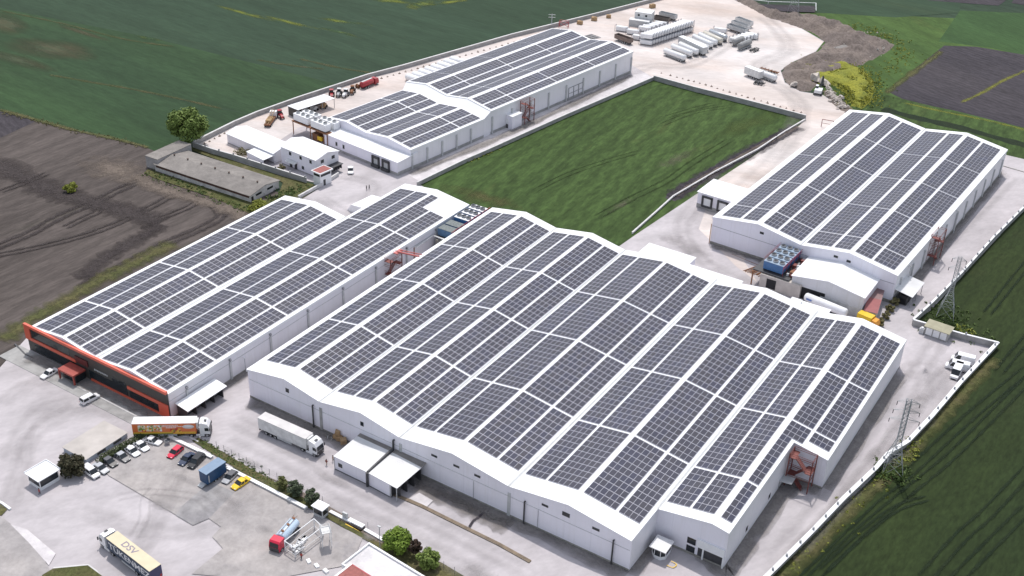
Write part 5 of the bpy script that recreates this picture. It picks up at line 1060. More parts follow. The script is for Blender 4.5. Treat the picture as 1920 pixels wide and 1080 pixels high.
def box_panel(t, name, x0, x1, y, z0, z1, m, s=-1): return MB().box(x0, x1, min(y, y+s*.02), max(y, y+s*.02), z0, z1).build(name, m, t)
def text(t, name, s, size, loc, rot, m, ex=.01, stretch=1.):
    c = bpy.data.curves.new(name, 'FONT'); c.body = s; c.size = size; c.extrude = ex; c.align_x = 'CENTER'; c.align_y = 'CENTER'; c.offset = .012*size
    o = bpy.data.objects.new(name, c); COL.objects.link(o); dg = bpy.context.evaluated_depsgraph_get(); me = bpy.data.meshes.new_from_object(o.evaluated_get(dg)); me.name = name
    bpy.data.objects.remove(o); bpy.data.curves.remove(c); me.materials.clear(); me.materials.append(m)
    o = bpy.data.objects.new(name, me); COL.objects.link(o); o.parent = t; o.location = loc; o.rotation_euler = rot; o.scale = (stretch, 1, 1); return o
def truck(label, rear, front, cabm=P_white, side=M_whitew, top=M_white, name='articulated_truck', L=13.6, group='articulated trucks', reefer=True, bend=0.):
    """x forward; origin at the middle; trailer box 13.6 m + cab"""
    a, c = G(*rear), G(*front); m_ = (a+c)/2; t = thing(name, label, 'truck', (m_.x, m_.y, 0), ang(a, c), group)
    x0 = -8.25; x1 = x0+L; w = 1.27
    MB().box(x0, x1, -w, w, 1.15, 4.0).build('trailer_body', side, t); MB().box(x0-.02, x1+.02, -w-.02, w+.02, 4.002, 4.06).build('trailer_roof', top, t)
    b = MB(); b.box(x0+.2, x1-1.5, -.5, .5, .85, 1.148); b.box(x0, x0+.15, -1.1, 1.1, .45, 1.1); b.build('chassis', M_dark, t)
    for s in (-1, 1): MB().box(x0+5.3, x1-4.2, s*1.2-.03, s*1.2+.03, .55, 1.05).build('side_guard', M_lgrey, t)
    for x in (x0+2.1, x0+3.4, x0+4.7):
        for s in (-1, 1): wheel(t, x, s*1.25, .5, .38)
    if reefer: MB().prism([(x1+.03, 2.2), (x1+.45, 2.3), (x1+.42, 3.85), (x1+.03, 3.95)], -.95, .95).build('refrigeration_unit', M_whitew, t)
    # cab
    cx = x1+.75; prof = [(cx, .95), (cx+2.15, .95), (cx+2.22, 1.7), (cx+2.05, 2.75), (cx+1.55, 3.55), (cx+.5, 3.9), (cx, 3.8)]
    MB().prism(prof, -1.22, 1.22).build('cab', cabm, t)
    MB().add([(cx+2.235, -1.05, 1.72), (cx+2.235, 1.05, 1.72), (cx+2.08, 1.0, 2.74), (cx+2.08, -1.0, 2.74)], [(0, 1, 2, 3)]).build('windscreen', M_glass, t)
    for s in (-1, 1):
        MB().add([(cx+1.05, s*1.226, 1.75), (cx+1.95, s*1.226, 1.75), (cx+1.8, s*1.226, 2.6), (cx+1.05, s*1.226, 2.6)], [(0, 1, 2, 3)]).build('side_window', M_glass, t)
        MB().cbox(cx+2.15, s*1.42, 2.3, .15, .25, .7).build('mirror', M_dark, t); MB().cbox(cx+2.2, s*.85, .85, .1, .4, .2).build('headlight', M_lamp, t)
        wheel(t, cx+1.45, s*1.23, .5, .35); wheel(t, cx-1.9, s*1.23, .5, .5)
    MB().box(cx+2.16, cx+2.24, -1.1, 1.1, .45, 1.65).build('grille', M_dark, t); MB().box(cx-2.6, cx+1.2, -.5, .5, .6, .94).build('tractor_frame', M_dark, t)
    MB().box(cx+.9, cx+1.4, -.35, .35, 3.78, 3.86).build('roof_hatch', M_dark, t)
    for s in (-1, 1): MB().box(cx-.9, cx+.9, s*1.15-.05, s*1.15+.05, .4, .93).build('side_skirt', cabm, t)
    return t, x0, x1, w
# orange printed truck
t, x0, x1, w = truck('truck with an orange food-printed trailer and white cab below the orange front', (261, 816), (389, 814), side=paint('trailer_orange', (.66, .17, .05), .4), top=M_white)
Mg_ = [paint('print_yellow', (.72, .42, .05), .4), paint('print_green', (.16, .24, .05), .4), paint('print_cream', (.66, .60, .42), .4), paint('print_red', (.42, .03, .03), .4), paint('print_pale', (.74, .72, .72), .4)]
s = -1
box_panel(t, 'lower_print_band', x0+.1, x1-.1, -w-.002, 1.2, 1.75, Mg_[0]); box_panel(t, 'green_print_strip', x0+.1, x1-5, -w-.024, 1.2, 1.4, Mg_[1])
b = MB(); rr = random.Random(9)
for k in range(3):
    cx = x0+2.0+k*1.75; b.box(cx-.8, cx+.8, -w-.03, -w-.004, 2.0, 3.6, 0)
    for i in range(26): xx, zz, q = cx+(rr.random()-.5)*1.3, 2.1+rr.random()*1.4, .1+rr.random()*.14; b.box(xx-q, xx+q, -w-.032-.001*i, -w-.031, zz-q, zz+q, rr.choice([1, 2, 3, 4]))
b.build('food_print', [Mg_[2], Mg_[1], Mg_[3], Mg_[0], Mg_[4]], t)
b = MB()
for zz, a_, c_ in ((3.55, 6.4, 9.6), (3.2, 5.9, 10.6), (2.88, 7.2, 9.2)):
    xx = x0+a_
    while xx < x0+c_: q = .12+.25*rr.random(); b.box(xx, xx+q, -w-.026, -w-.004, zz-.09, zz+.09); xx += q+.07
b.build('trailer_lettering', Mg_[4], t)
b = MB(); b.lathe([(.02, 0), (1, 0), (1, .02), (.02, .02)], Matrix.Translation((x1-1.6, -w-.006, 3.1)) @ Matrix.Rotation(R(90), 4, 'X') @ Matrix.Diagonal((1.25, .55, 1, 1)), 20); b.build('oval_emblem', Mg_[4], t)
b = MB()
for i in range(22): xx, zz, q = x0+8.2+rr.random()*2.2, 1.65+rr.random()*.9, .1+rr.random()*.16; b.box(xx-q, xx+q, -w-.03-.001*i, -w-.029, zz-q, zz+q, rr.choice([0, 1, 2]))
b.build('vegetable_print', [Mg_[3], Mg_[1], Mg_[0]], t)
truck('white refrigerated truck waiting by the main warehouse front', (495, 806), (599, 853), side=M_whitew, top=mat('dusty_white_trailer_roof', (.58, .56, .56), .6, 0, .1, .4))
t, x0, x1, w = truck('truck with a dark blue curtain trailer and sand-coloured roof at the lower left', (290, 1090), (204, 1023), side=paint('curtain_blue', (.022, .045, .085), .5), top=mat('sand_roof_sheet', (.62, .54, .38), .6, 0, .06, .5), reefer=False)
text(t, 'side_lettering', 'TÜKENMEZ', 2.05, (x0+6.6, w+.03, 2.55), (R(90), 0, R(180)), P_white, stretch=1.22)
text(t, 'roof_lettering', 'DSV', 1.9, (x0+8.0, 0, 4.075), (0, 0, R(180)), paint('roof_lettering_grey', (.22, .19, .25), .6), stretch=1.2)
MB().box(x0-.04, x0-.004, -w, w, 1.2, 4.0).build('rear_doors', paint('rear_blue', (.025, .03, .10), .4), t); MB().box(x0-.06, x0-.042, -w+.15, -w+.55, 1.4, 1.9).build('tail_light', M_tail, t)
# blue box trailer
a, c = G(381, 908), G(433, 880); t = thing('blue_trailer', 'dark blue box trailer with a pale blue roof standing in the car park', 'trailer', (-150.5, -25.5, 0), R(87))
MB().box(-2.6, 2.6, -1.15, 1.15, .8, 3.5).build('body', M_dblue, t); MB().box(-2.7, 2.7, -1.25, 1.25, 3.503, 3.57).build('roof', mat('pale_blue_roof', (.17, .25, .36), .5, 0, .1, .8), t); MB().box(-2.2, -1.95, -1.19, -1.153, 1.1, 2.9).build('label_panel', M_lgrey, t)
for s in (-1, 1): wheel(t, .5, s*1.17, .4, .28); wheel(t, -.4, s*1.17, .4, .28)
MB().prism([(-3.8, .4), (-2.6, .7), (-2.6, .8), (-3.8, .5)], -.7, .7).build('step_ramp', M_galv, t); MB().box(2.6, 3.9, -.1, .1, .6, .8).build('drawbar', M_dark, t)
# fuel tanker in its loading cage
a, c = G(551, 995), G(521, 1030); t = thing('fuel_tanker', 'fuel tanker with a red cab and pale blue tank beside the white cage', 'tanker truck', ((a.x+c.x)/2, (a.y+c.y)/2, 0), ang(a, c))
T = Matrix.Translation((-3.6, 0, 2.0)) @ Matrix.Rotation(R(90), 4, 'Y') @ Matrix.Diagonal((.85, 1.05, 1, 1)); MB().lathe([(.02, 0), (1.0, .1), (1.15, .3), (1.15, 5.2), (1.0, 5.4), (.02, 5.5)], T, 18).build('tank', paint('tank_pale_blue', (.50, .62, .75), .35), t)
b = MB()
for y in (-.35, .35): b.tube((-4.0, y, 3.1), (1.8, y, 3.1), .05, 5)
for i in range(3): b.tube((-3.2+i*2, 0, 2.8), (-3.2+i*2, 0, 3.15), .28, 10)
b.build('tank_walkway', M_brown, t); MB().prism([(2.1, .6), (4.1, .6), (4.15, 1.5), (3.9, 2.5), (3.6, 2.8), (2.1, 2.8)], -1.15, 1.15).build('cab', P_red, t)
MB().add([(4.165, -1.0, 1.52), (4.165, 1.0, 1.52), (3.93, .95, 2.45), (3.93, -.95, 2.45)], [(0, 1, 2, 3)]).build('windscreen', M_glass, t); MB().box(4.13, 4.18, -1.1, 1.1, .5, 1.45).build('grille', M_dark, t); MB().box(-4.2, 2.1, -.45, .45, .6, .95).build('chassis', M_dark, t)
for x in (-3.2, -2.0, 3.1):
    for s in (-1, 1): wheel(t, x, s*1.17, .48, .3)
A, B, C_, D_ = G(535, 1034), G(554.3, 1047), G(606, 1007), G(590, 992); t = thing('tank_cage', 'white open-topped cage with pipework beside the fuel tanker', 'cage', (B.x, B.y, 0)); o = Vector((B.x, B.y, 0)); H = 2.7
cs = [p-o for p in (A, B, C_, D_)]
for p in cs: MB().box(p.x-.08, p.x+.08, p.y-.08, p.y+.08, 0, H).build('post', M_white, t)
b = MB()
for p, q in zip(cs, cs[1:]+cs[:1]):
    b.tube(p+Vector((0, 0, H)), q+Vector((0, 0, H)), .11, 6); b.tube(p+Vector((0, 0, .9)), q+Vector((0, 0, .9)), .05, 5); b.tube(p+Vector((0, 0, .1)), q+Vector((0, 0, .1)), .05, 5)
b.build('frame_rail', M_white, t); b = MB()
for p, q in zip(cs, cs[1:]+cs[:1]):
    n = int((q-p).length/.35)
    for i in range(1, n): v = p+(q-p)*i/n; b.tube((v.x, v.y, .1), (v.x, v.y, H), .012, 3)
b.build('mesh_panel', M_lgrey, t)
b = MB(); rr = random.Random(12)
for i in range(22):
    u, v = .1+.5*rr.random(), .2+.6*rr.random(); p = (A-o)*(1-u)*v+(B-o)*(1-u)*(1-v)+(C_-o)*u*(1-v)+(D_-o)*u*v
    if rr.random() < .5: b.tube((p.x, p.y, .2), (p.x+rr.random()*1.5, p.y+rr.random()*1.5, .4+rr.random()), .12, 6, 0)
    else: b.cbox(p.x, p.y, .5, .7, .6, .9, rr.choice([0, 1]))
b.build('pump_set', [M_white, M_grey], t)
a = G(612, 1022); t = thing('loading_stand', 'tall white access stand with a small top platform beside the cage', 'access stand', (a.x, a.y, 0), R(-38))
for x in (-1.0, 1.0):
    for y in (-.9, .9): MB().box(x-.05, x+.05, y-.05, y+.05, 0, 4.6).build('post', M_white, t)
MB().box(-1.1, 1.1, -1, 1, 3.9, 4.0).build('deck', M_whitew, t); b = MB()
for z in (4.3, 4.6): b.tube((-1, -.9, z), (1, -.9, z), .05, 5); b.tube((-1, .9, z), (1, .9, z), .05, 5); b.tube((-1, -.9, z), (-1, .9, z), .05, 5); b.tube((1, -.9, z), (1, .9, z), .05, 5)
for k in range(4): b.tube((-1, -.9, k), (1, -.9, k+1 if k < 3 else 3.9), .03, 4); b.tube((1, .9, k), (-1, .9, k+1 if k < 3 else 3.9), .03, 4)
b.build('railing', M_whitew, t)
for i, (p, w_) in enumerate((((579, 1055), 'left'), ((594, 1063.5), 'middle'), ((611, 1073), 'right'))):
    q = G(*p); o = MB().prism([(-.7, 0), (.7, 0), (.55, .55), (-.55, .55)], -.35, .35).box(-.3, .3, -.2, .2, .552, .6).build('concrete_block', M_white, None, (q.x, q.y, 0), R(-30+i*8)); o['label'] = '%s one of three small white blocks below the cage' % w_; o['category'] = 'block'; o['group'] = 'white blocks below the cage'
q = G(314, 834); t = thing('waste_bin', 'dark round bin with an open lid at the head of the low wall', 'bin', (q.x, q.y, 0)); MB().lathe([(.45, 0), (.6, 1.1), (.62, 1.2), (.5, 1.2), (.4, .2)], None, 14).build('body', M_grey, t); MB().cbox(.1, .35, 1.45, .9, .1, .6).build('lid', M_dark, t)
# crates by the wall
for i, (p, z, s) in enumerate((((628, 826), 0, 1.2), ((634, 829), 0, 1.2), ((631, 826), 1.2, 1.1), ((641, 835), 0, 1.3))):
    q = G(*p); lab = ['left crate at the foot of the wooden crate pile by the truck', 'middle crate at the foot of the wooden crate pile by the truck', 'wooden crate on top of the pile by the wall', 'rightmost brown crate nearest the dock annex'][i]
    t = thing('wooden_crate', lab, 'crate', (q.x, q.y+.6, z), R(15*i), 'wooden crates by the main wall'); MB().cbox(0, 0, s/2+.1, s, s, s).build('box', M_wood, t); MB().cbox(0, 0, .05, s+.05, s+.05, .1).build('pallet', M_brown, t)
q = G(618, 822); t = thing('scrap_heap', 'small heap of pale scrap left of the wooden crates', 'scrap heap', (q.x, q.y, 0)); b = MB(); rr = random.Random(15)
for i in range(18): x, y = rr.random()*2.4-1.2, rr.random()*1.6-.8; b.tube((x, y, .1+rr.random()*.5), (x+rr.random()-.5, y+rr.random()-.5, .3+rr.random()*.6), .08, 5, rr.choice([0, 1]))
b.build('scrap', [M_lgrey, M_plinth], t)
q = G(1398, 503); t = thing('pipe_pile', 'pile of rusty pipes lying near the right warehouse platform', 'pipe pile', (q.x, q.y, 0)); rr = random.Random(16)
for i in range(13):
    x = i*.42+rr.random()*.3; MB().tube((x, -2.6+rr.random(), .15+.1*(i % 2)), (x+2.2+rr.random()*.8, 3.2+rr.random()*2, .15+.1*(i % 3)), .11, 6).build('pipe', M_brown, t)
MB().tube((-6.5, 5.2, .1), (3, 3.5, .15), .09, 6).build('pipe', M_brown, t)
# vehicles behind the workshop
a, c = G(1510, 580), G(1578, 612); a, c = G(1508, 574), G(1577, 603)
t = thing('tank_trailer', 'long white tank trailer with a blue mark below the workshop wall', 'tank trailer', ((a.x+c.x)/2, (a.y+c.y)/2+1.5, 0), ang(a, c))
T = Matrix.Translation((-6.2, 0, 2.1)) @ Matrix.Rotation(R(90), 4, 'Y'); MB().lathe([(.02, 0), (.9, .12), (1.2, .5), (1.2, 11.9), (.9, 12.3), (.02, 12.4)], T, 18).build('tank', M_white, t)
MB().box(-5.8, 5.8, -.5, .5, .6, .95).build('chassis', M_dark, t); MB().box(-5.2, -3.6, -1.23, -1.18, 1.95, 2.5).build('blue_mark', paint('mark_blue', (.12, .20, .45), .4), t)
for x in (-4.6, -3.4, 3.5):
    for s in (-1, 1): wheel(t, x, s*1.2, .5, .3)
# red-roofed container and yellow truck
a, c = G(1619.5, 582.4, 3.2), G(1644.8, 588.2, 3.2); rz = ang(a, c); d = G(1676.5, 547.4, 3.2)
t = thing('store_container', 'long grey container with a dusty red roof beside the workshop', 'container', (a.x, a.y, 0), rz); W = (c-a).length; D = (d-c).length
MB().box(0, W, 0, D, .2, 3.2).build('body', M_lgrey, t); MB().box(-.05, W+.05, -.05, D*.55, 3.203, 3.28).build('red_roof', mat('dusty_red_roof', (.30, .10, .10), .7, 0, .12, .5), t); MB().box(-.05, W+.05, D*.55+.01, D+.05, 3.203, 3.27).build('grey_roof', mat('faded_red_grey_roof', (.24, .15, .15), .7, 0, .12, .5), t); MB().box(.2, W-.2, -.04, -.004, .3, 3.0).build('end_door', M_galv, t)
a, c = G(1611, 607), G(1637, 618); t = thing('yellow_truck', 'yellow box lorry half hidden behind the main warehouse roof', 'lorry', ((a.x+c.x)/2, (a.y+c.y)/2+.8, 0), ang(a, c))
MB().box(-2.8, 1.2, -1.15, 1.15, .9, 3.1).build('box_body', M_yellow, t); MB().prism([(1.3, .6), (2.8, .6), (2.9, 1.5), (2.5, 2.5), (1.3, 2.6)], -1.1, 1.1).build('cab', mat('orange_paint', (.7, .3, .03), .4), t); MB().box(-2.8, 2.7, -.4, .4, .5, .89).build('chassis', M_dark, t)
for x in (-2, 2.1):
    for s in (-1, 1): wheel(t, x, s*1.15, .45, .28)

# ------------------------------------------------------------------ chalk yard: tank containers, trailers, plant
def tank_container():
    t = thing('tank_container', 'x', 'tank container', (0, 0, 0), 0)
    T = Matrix.Translation((.25, 0, 1.32)) @ Matrix.Rotation(R(90), 4, 'Y'); MB().lathe([(.02, 0), (.8, .06), (1.12, .35), (1.12, 5.2), (.8, 5.5), (.02, 5.56)], T, 14).build('tank', M_white, t)
    for x in (0, 5.94):
        b = MB(); 
        for y in (-1.2, 1.08): b.box(x, x+.12, y, y+.12, 0, 2.58)
        for z in (0, 2.46): b.box(x, x+.12, -1.079, 1.079, z, z+.12)
        for s in (-1, 1): b.add([(x+.06, s*1.05, .12), (x+.06, s*1.05, .3), (x+.06, s*.3, .12)], [(0, 1, 2)])
        b.build('end_frame', M_dframe, t)
    b = MB()
    for y in (-1.2, 1.1): b.box(.121, 5.939, y, y+.1, .0, .14)
    b.build('side_rail', M_dframe, t); MB().box(.6, 5.4, -1.13, -1.1, .5, 2.2).build('side_cover', M_white, t)
    return proto(t)
M_dframe = mat('blue_grey_frame', (.12, .13, .17), .5, 0, .1, 1.)
tc0 = None
def place_tc(P, z, rz, lab, grp):
    global tc0
    if tc0 is None: tc0 = tank_container(); o = tc0; o.location = (P[0], P[1], z); o.rotation_euler = (0, 0, rz)
    else: o = dup(tc0, (P[0], P[1], z), rz, lab)
    o['label'] = lab; o['group'] = grp; return o
a, c = G(1198.5, 82), G(1219, 85); rzT = ang(a, c); e = G(1294, 60); dr = (e-c).xy.normalized()
n = 16; sp = (e-c).length/(n-1)
GS = 'tank containers in the two-high stack'
for i in range(n):
    base = a.xy+dr*(sp*i)
    place_tc(base, 0, rzT, '%s tank container from the left in the lower tier of the white stack' % ORD[i], GS)
    place_tc(base, 2.6, rzT, '%s tank container from the left in the upper tier of the white stack' % ORD[i], GS)
a2 = G(1196, 57.5)
for i in range(5):
    p = a2.xy+dr*(2.75*i); place_tc(p, 0, rzT, '%s one from the left of five tank containers behind the white stack' % ORD[i], 'tank containers behind the stack')
for i, p in enumerate(((1153.5, 57), (1174, 63), (1184.5, 73.5))):
    q = G(*p); place_tc(q, 0, rzT, ['leftmost single tank container in the chalk yard', 'single tank container second from the left in the chalk yard', 'single tank container just left of the white stack'][i], 'single tank containers')
for i, (p, lb) in enumerate((((1337, 60), 'single tank container beside the three silver tippers'), ((1395, 71), 'single tank container at the right end of the far group'))):
    q = G(*p); place_tc(q, 0, rzT, lb, 'single tank containers')
a3 = G(1366, 79)
for i in range(5): place_tc(a3.xy+dr*(2.7*i), 0, rzT, '%s from the left in the low row of five tank containers' % ORD[i], 'low row of tank containers')
def container(label, p, rz, L, W, H, z=0, m=M_whitew, windows=False):
    q = G(*p); t = thing('site_container', label, 'container', (q.x, q.y, z), rz); MB().box(0, L, 0, W, .1, H).build('body', m, t); MB().box(-.05, L+.05, -.05, W+.05, H+.003, H+.1).build('roof', M_roof2, t)
    b = MB()
    for i in range(int(L/.6)): b.box(.3+i*.6, .5+i*.6, -.04, -.003, .2, H-.2)
    b.build('corrugation', m, t) if not windows else [window(t, x, 1.6, .9, .9, 0) for x in (L*.25, L*.7)]
    return t
container('grey steel container beside the tank container group', (1178.5, 49), rzT, 9.0, 3.0, 3.0, m=M_lgrey)
container('lower white site office under another in the chalk yard', (1188.5, 46), rzT, 7.5, 6., 2.8)
container('upper white site office with two windows stacked on another', (1188.5, 46), rzT, 7.5, 6., 2.8, z=2.95, windows=True)
def trailer(kind, label, rear, front, m=M_white, group='trailers in the chalk yard'):
    a, c = G(*rear), G(*front); L = (c-a).length; t = thing(kind, label, kind.replace('_', ' '), ((a.x+c.x)/2, (a.y+c.y)/2, 0), ang(a, c), group); h = L/2
    if kind == 'tank_trailer':
        T = Matrix.Translation((-h, 0, 2.15)) @ Matrix.Rotation(R(90), 4, 'Y'); MB().lathe([(.02, 0), (.85, .1), (1.18, .5), (1.18, L-.5), (.85, L-.1), (.02, L)], T, 16).build('tank', m, t)
        MB().box(-h+.6, h-.6, -.15, .15, 3.33, 3.42).build('walkway', M_lgrey, t); MB().box(-h+.5, h-.5, -1.2, 1.2, .85, 1.0).build('skirt', M_lgrey, t)
    elif kind == 'box_trailer': MB().box(-h, h, -1.27, 1.27, 1.1, 3.9).build('box', m, t); MB().box(-h-.02, h+.02, -1.3, 1.3, 3.903, 3.97).build('roof', M_white, t)
    elif kind == 'tipper_trailer':
        b = MB(); b.box(-h, h, -1.25, -1.17, 1.2, 2.9); b.box(-h, h, 1.17, 1.25, 1.2, 2.9); b.box(-h, -h+.08, -1.169, 1.169, 1.2, 2.9); b.box(h-.08, h, -1.169, 1.169, 1.2, 2.9); b.build('tipper_body', m, t); MB().box(-h, h, -1.24, 1.24, 1.1, 1.197).build('floor', M_dark, t)
        b = MB()
        for i in range(7): x = -h+.8+i*(L-1.6)/6; b.box(x-.08, x+.08, -1.32, -1.253, 1.2, 2.9); b.box(x-.08, x+.08, 1.253, 1.32, 1.2, 2.9)
        b.build('rib', m, t)
    if kind == 'chassis_trailer':
        b = MB(); b.box(-h, h, -.55, -.4, .8, 1.05); b.box(-h, h, .4, .55, .8, 1.05)
        for i in range(6): x = -h+.3+i*(L-.6)/5; b.box(x-.1, x+.1, -1.2, 1.2, 1.052, 1.15)
        b.build('frame', m, t)
    else: MB().box(-h+.4, h-.2, -.45, .45, .7, 1.08 if kind != 'tank_trailer' else .84).build('chassis', M_dark, t)
    for k in range(3):
        for s in (-1, 1): wheel(t, h-1.3-k*1.3, s*1.2, .5, .35)
    b = MB(); 
    for s in (-1, 1): b.box(-h+2.2, -h+2.35, s*.8-.08, s*.8+.08, 0, .8)
    b.build('landing_leg', M_dark, t); return t
GT = 'tank trailers parked in the slanted row'
tt = [((1245, 103), (1284, 118), 'tank_trailer', M_white), ((1259, 95), (1296, 110), 'tank_trailer', M_white), ((1273, 91), (1307, 107), 'tank_trailer', M_white), ((1275, 84), (1321, 106), 'box_trailer', M_lgrey), ((1288, 82), (1326, 99), 'tank_trailer', M_white),
      ((1299, 76.5), (1334, 93), 'tank_trailer', M_white), ((1310, 73), (1342, 89), 'tank_trailer', M_white), ((1319, 70), (1352, 86), 'tank_trailer', mat('cream_tank', (.64, .60, .52), .4)), ((1330, 67), (1361, 80), 'tank_trailer', M_silver)]
for i, (r_, f_, k, m) in enumerate(tt): trailer(k, ('grey box trailer among the tank trailers of the slanted row' if k == 'box_trailer' else '%s tank trailer from the left in the slanted row' % ORD[i if i < 3 else i-1]), r_, f_, m, GT)
trailer('tipper_trailer', 'rusty brown tipper trailer standing alone behind the far warehouse', (1155, 75), (1183, 85), mat('brown_tipper', (.20, .15, .13), .7, 0, .2, 1.), 'tipper trailers')
trailer('tipper_trailer', 'dark tipper trailer behind the upper end of the white stack', (1227, 40), (1254, 46), mat('dark_tipper', (.14, .12, .11), .7, 0, .2, 1.), 'tipper trailers')
trailer('tipper_trailer', 'pale grey tipper trailer farthest back behind the white stack', (1237, 33), (1267, 40), M_lgrey, 'tipper trailers')
for i in range(3): trailer('tipper_trailer', ['nearest', 'middle', 'farthest'][i]+' of the three pale tipper trailers in the far group', (1365+i*8, 56-i*6.5), (1398+i*5, 67-i*7), M_lgrey if i == 0 else M_whitew, 'tipper trailers')
trailer('tank_trailer', 'dull grey tank trailer, upper one of two by the low row', (1374, 88), (1392, 80.5), mat('dull_grey_tank', (.30, .30, .30), .6), 'grey tank trailers'); trailer('tank_trailer', 'dull grey tank trailer, lower one of two by the low row', (1384, 96), (1406, 87), mat('dull_dark_tank', (.24, .24, .24), .6), 'grey tank trailers')
trailer('chassis_trailer', 'bare dark trailer chassis right of the grey tank trailers', (1406, 99), (1421, 94), M_dark, 'bare chassis')
trailer('box_trailer', 'white refrigerated box trailer with a tank trailer close behind it', (1398, 141), (1426, 152), M_whitew, 'trailers by the spoil heap'); trailer('tank_trailer', 'white tank trailer with blue lettering near the spoil heap', (1416, 142), (1454, 156), M_white, 'trailers by the spoil heap')
trailer('chassis_trailer', 'bare chassis lying behind the tank trailer near the spoil heap', (1425, 131), (1459, 141), M_brown, 'bare chassis'); trailer('chassis_trailer', 'small dark dolly in front of the white box trailer', (1414, 157), (1434, 161), M_dark, 'bare chassis')
# plant along the wall
def tractor(label, p, rz, body, loader=False):
    q = G(*p); t = thing('farm_tractor', label, 'tractor', (q.x, q.y, 0), rz, 'tractors and plant by the wall')
    MB().prism([(0, .8), (2.4, .8), (2.4, 1.5), (2.0, 1.7), (0, 1.8)], -.45, .45).build('bonnet', body, t); MB().box(-1.3, .0, -.7, .7, .9, 1.7).build('body', body, t)
    MB().loft([[(x, -.68*k, z), (x, .68*k, z), (x+dx, .68*k, z), (x+dx, -.68*k, z)] for z, k, x, dx in ((1.702, 1, -1.2, 1.3), (2.7, .9, -1.1, 1.1))]).build('cab_glass', M_glass, t); MB().box(-1.25, .15, -.75, .75, 2.702, 2.85).build('cab_roof', M_whitew if loader else body, t)
    for s in (-1, 1): wheel(t, -.8, s*1.1, .85, .45); wheel(t, 1.8, s*.85, .55, .3)
    return t
def drill_rig(label, p, rz, m):
    q = G(*p); t = thing('drilling_rig', label, 'drilling rig', (q.x, q.y, 0), rz, 'tractors and plant by the wall')
    MB().prism([(3.2, .6), (5.2, .6), (5.2, 2.2), (4.9, 2.8), (3.2, 2.8)], -1.2, 1.2).build('cab', m, t); MB().box(-5, 3.1, -1.1, 1.1, .9, 1.3).build('deck', M_brown, t); b = MB()
    for y in (-.5, .5):
        b.tube((-5.2, y, 1.7), (4.6, y, 3.2), .1, 5)
    for i in range(12): u = i/12; b.tube((-5.2+9.8*u, -.5, 1.7+1.5*u), (-5.2+9.8*(u+1/12), .5, 1.7+1.5*(u+1/12)), .05, 4)
    b.build('mast', M_wood, t); MB().box(-3.5, .5, -.9, .9, 1.302, 2.2).build('engine_house', mat('ochre_paint', (.32, .20, .08), .6), t)
    for x in (-3.8, -2.5, 3.9):
        for s in (-1, 1): wheel(t, x, s*1.2, .5, .35)
    return t
drill_rig('brown and white drilling rig lorry in the far left yard', (508, 230), R(118), M_white)
tractor('red tractor standing between the drilling rig and the open shelter', (526, 221), R(-30), M_redp)
tractor('red tractor at the left of the machine group beyond the shelter', (622, 182), R(-50), M_redp); tractor('dark loader tractor with its bucket raised in the machine group', (636, 180), R(-60), M_grey, True)
tractor('small white machine at the right of the machine group', (648, 181), R(-70), M_white, True); tractor('brown tractor at the far right of the machine group', (661, 175), R(-60), M_brown)
q = G(671, 166); t = thing('wire_drum', 'dark cable drum between the machine group and the red tanker', 'drum', (q.x, q.y, 0)); T = Matrix.Translation((0, 0, .9)) @ Matrix.Rotation(R(90), 4, 'Y'); MB().lathe([(.9, -.6), (.9, -.5), (.4, -.5), (.4, .5), (.9, .5), (.9, .6), (.05, .6)], T, 14).build('drum', M_brown, t)
a, c = G(681, 167), G(703, 158); t = thing('red_tanker', 'bright red tanker lorry parked against the far wall', 'tanker truck', ((a.x+c.x)/2, (a.y+c.y)/2, 0), ang(a, c))
T = Matrix.Translation((-4.3, 0, 1.9)) @ Matrix.Rotation(R(90), 4, 'Y'); MB().lathe([(.02, 0), (1.0, .1), (1.15, .3), (1.15, 5.9), (1.0, 6.1), (.02, 6.2)], T, 16).build('tank', M_redp, t); MB().box(-4, 1.6, -.35, .35, 3.05, 3.1).build('walkway', M_whitew, t)
MB().prism([(2.3, .6), (4.3, .6), (4.3, 1.6), (4.0, 2.7), (2.3, 2.8)], -1.2, 1.2).build('cab', M_redp, t); MB().box(-4.3, 2.3, -.5, .5, .6, .85).build('chassis', M_dark, t)
for x in (-3, -1.7, 3.4):
    for s in (-1, 1): wheel(t, x, s*1.2, .5, .3)
# excavator
q = G(1534, 176); t = thing('excavator', 'white tracked excavator working at the edge of the spoil heap', 'excavator', (q.x, q.y, 0), R(100))
for s in (-1, 1): MB().prism([(-2, .1), (2, .1), (2.3, .5), (2, .9), (-2, .9), (-2.3, .5)], s*1.3-.35, s*1.3+.35).build('track', M_dark, t)
MB().box(-2.4, 1.2, -1.35, 1.35, 1.0, 2.2).build('house', M_white, t); MB().box(.1, 1.6, .4, 1.35, 1.5, 3.0).build('cab', M_glass, t); MB().box(.05, 1.65, .35, 1.4, 3.002, 3.1).build('cab_roof', M_white, t)
b = MB(); b.tube((1.2, -.3, 2.0), (4.2, -.3, 5.8), .32, 6, 0, .28); b.tube((4.2, -.3, 5.8), (6.8, -.3, 4.6), .28, 6, 0, .2); b.build('boom', M_dark, t); MB().tube((6.8, -.3, 4.7), (7.3, -.3, 1.8), .2, 6).build('arm', M_dark, t); MB().prism([(6.6, 1.2), (7.6, .9), (7.7, 1.8), (6.9, 1.9)], -.8, .2).build('bucket', M_dark, t)
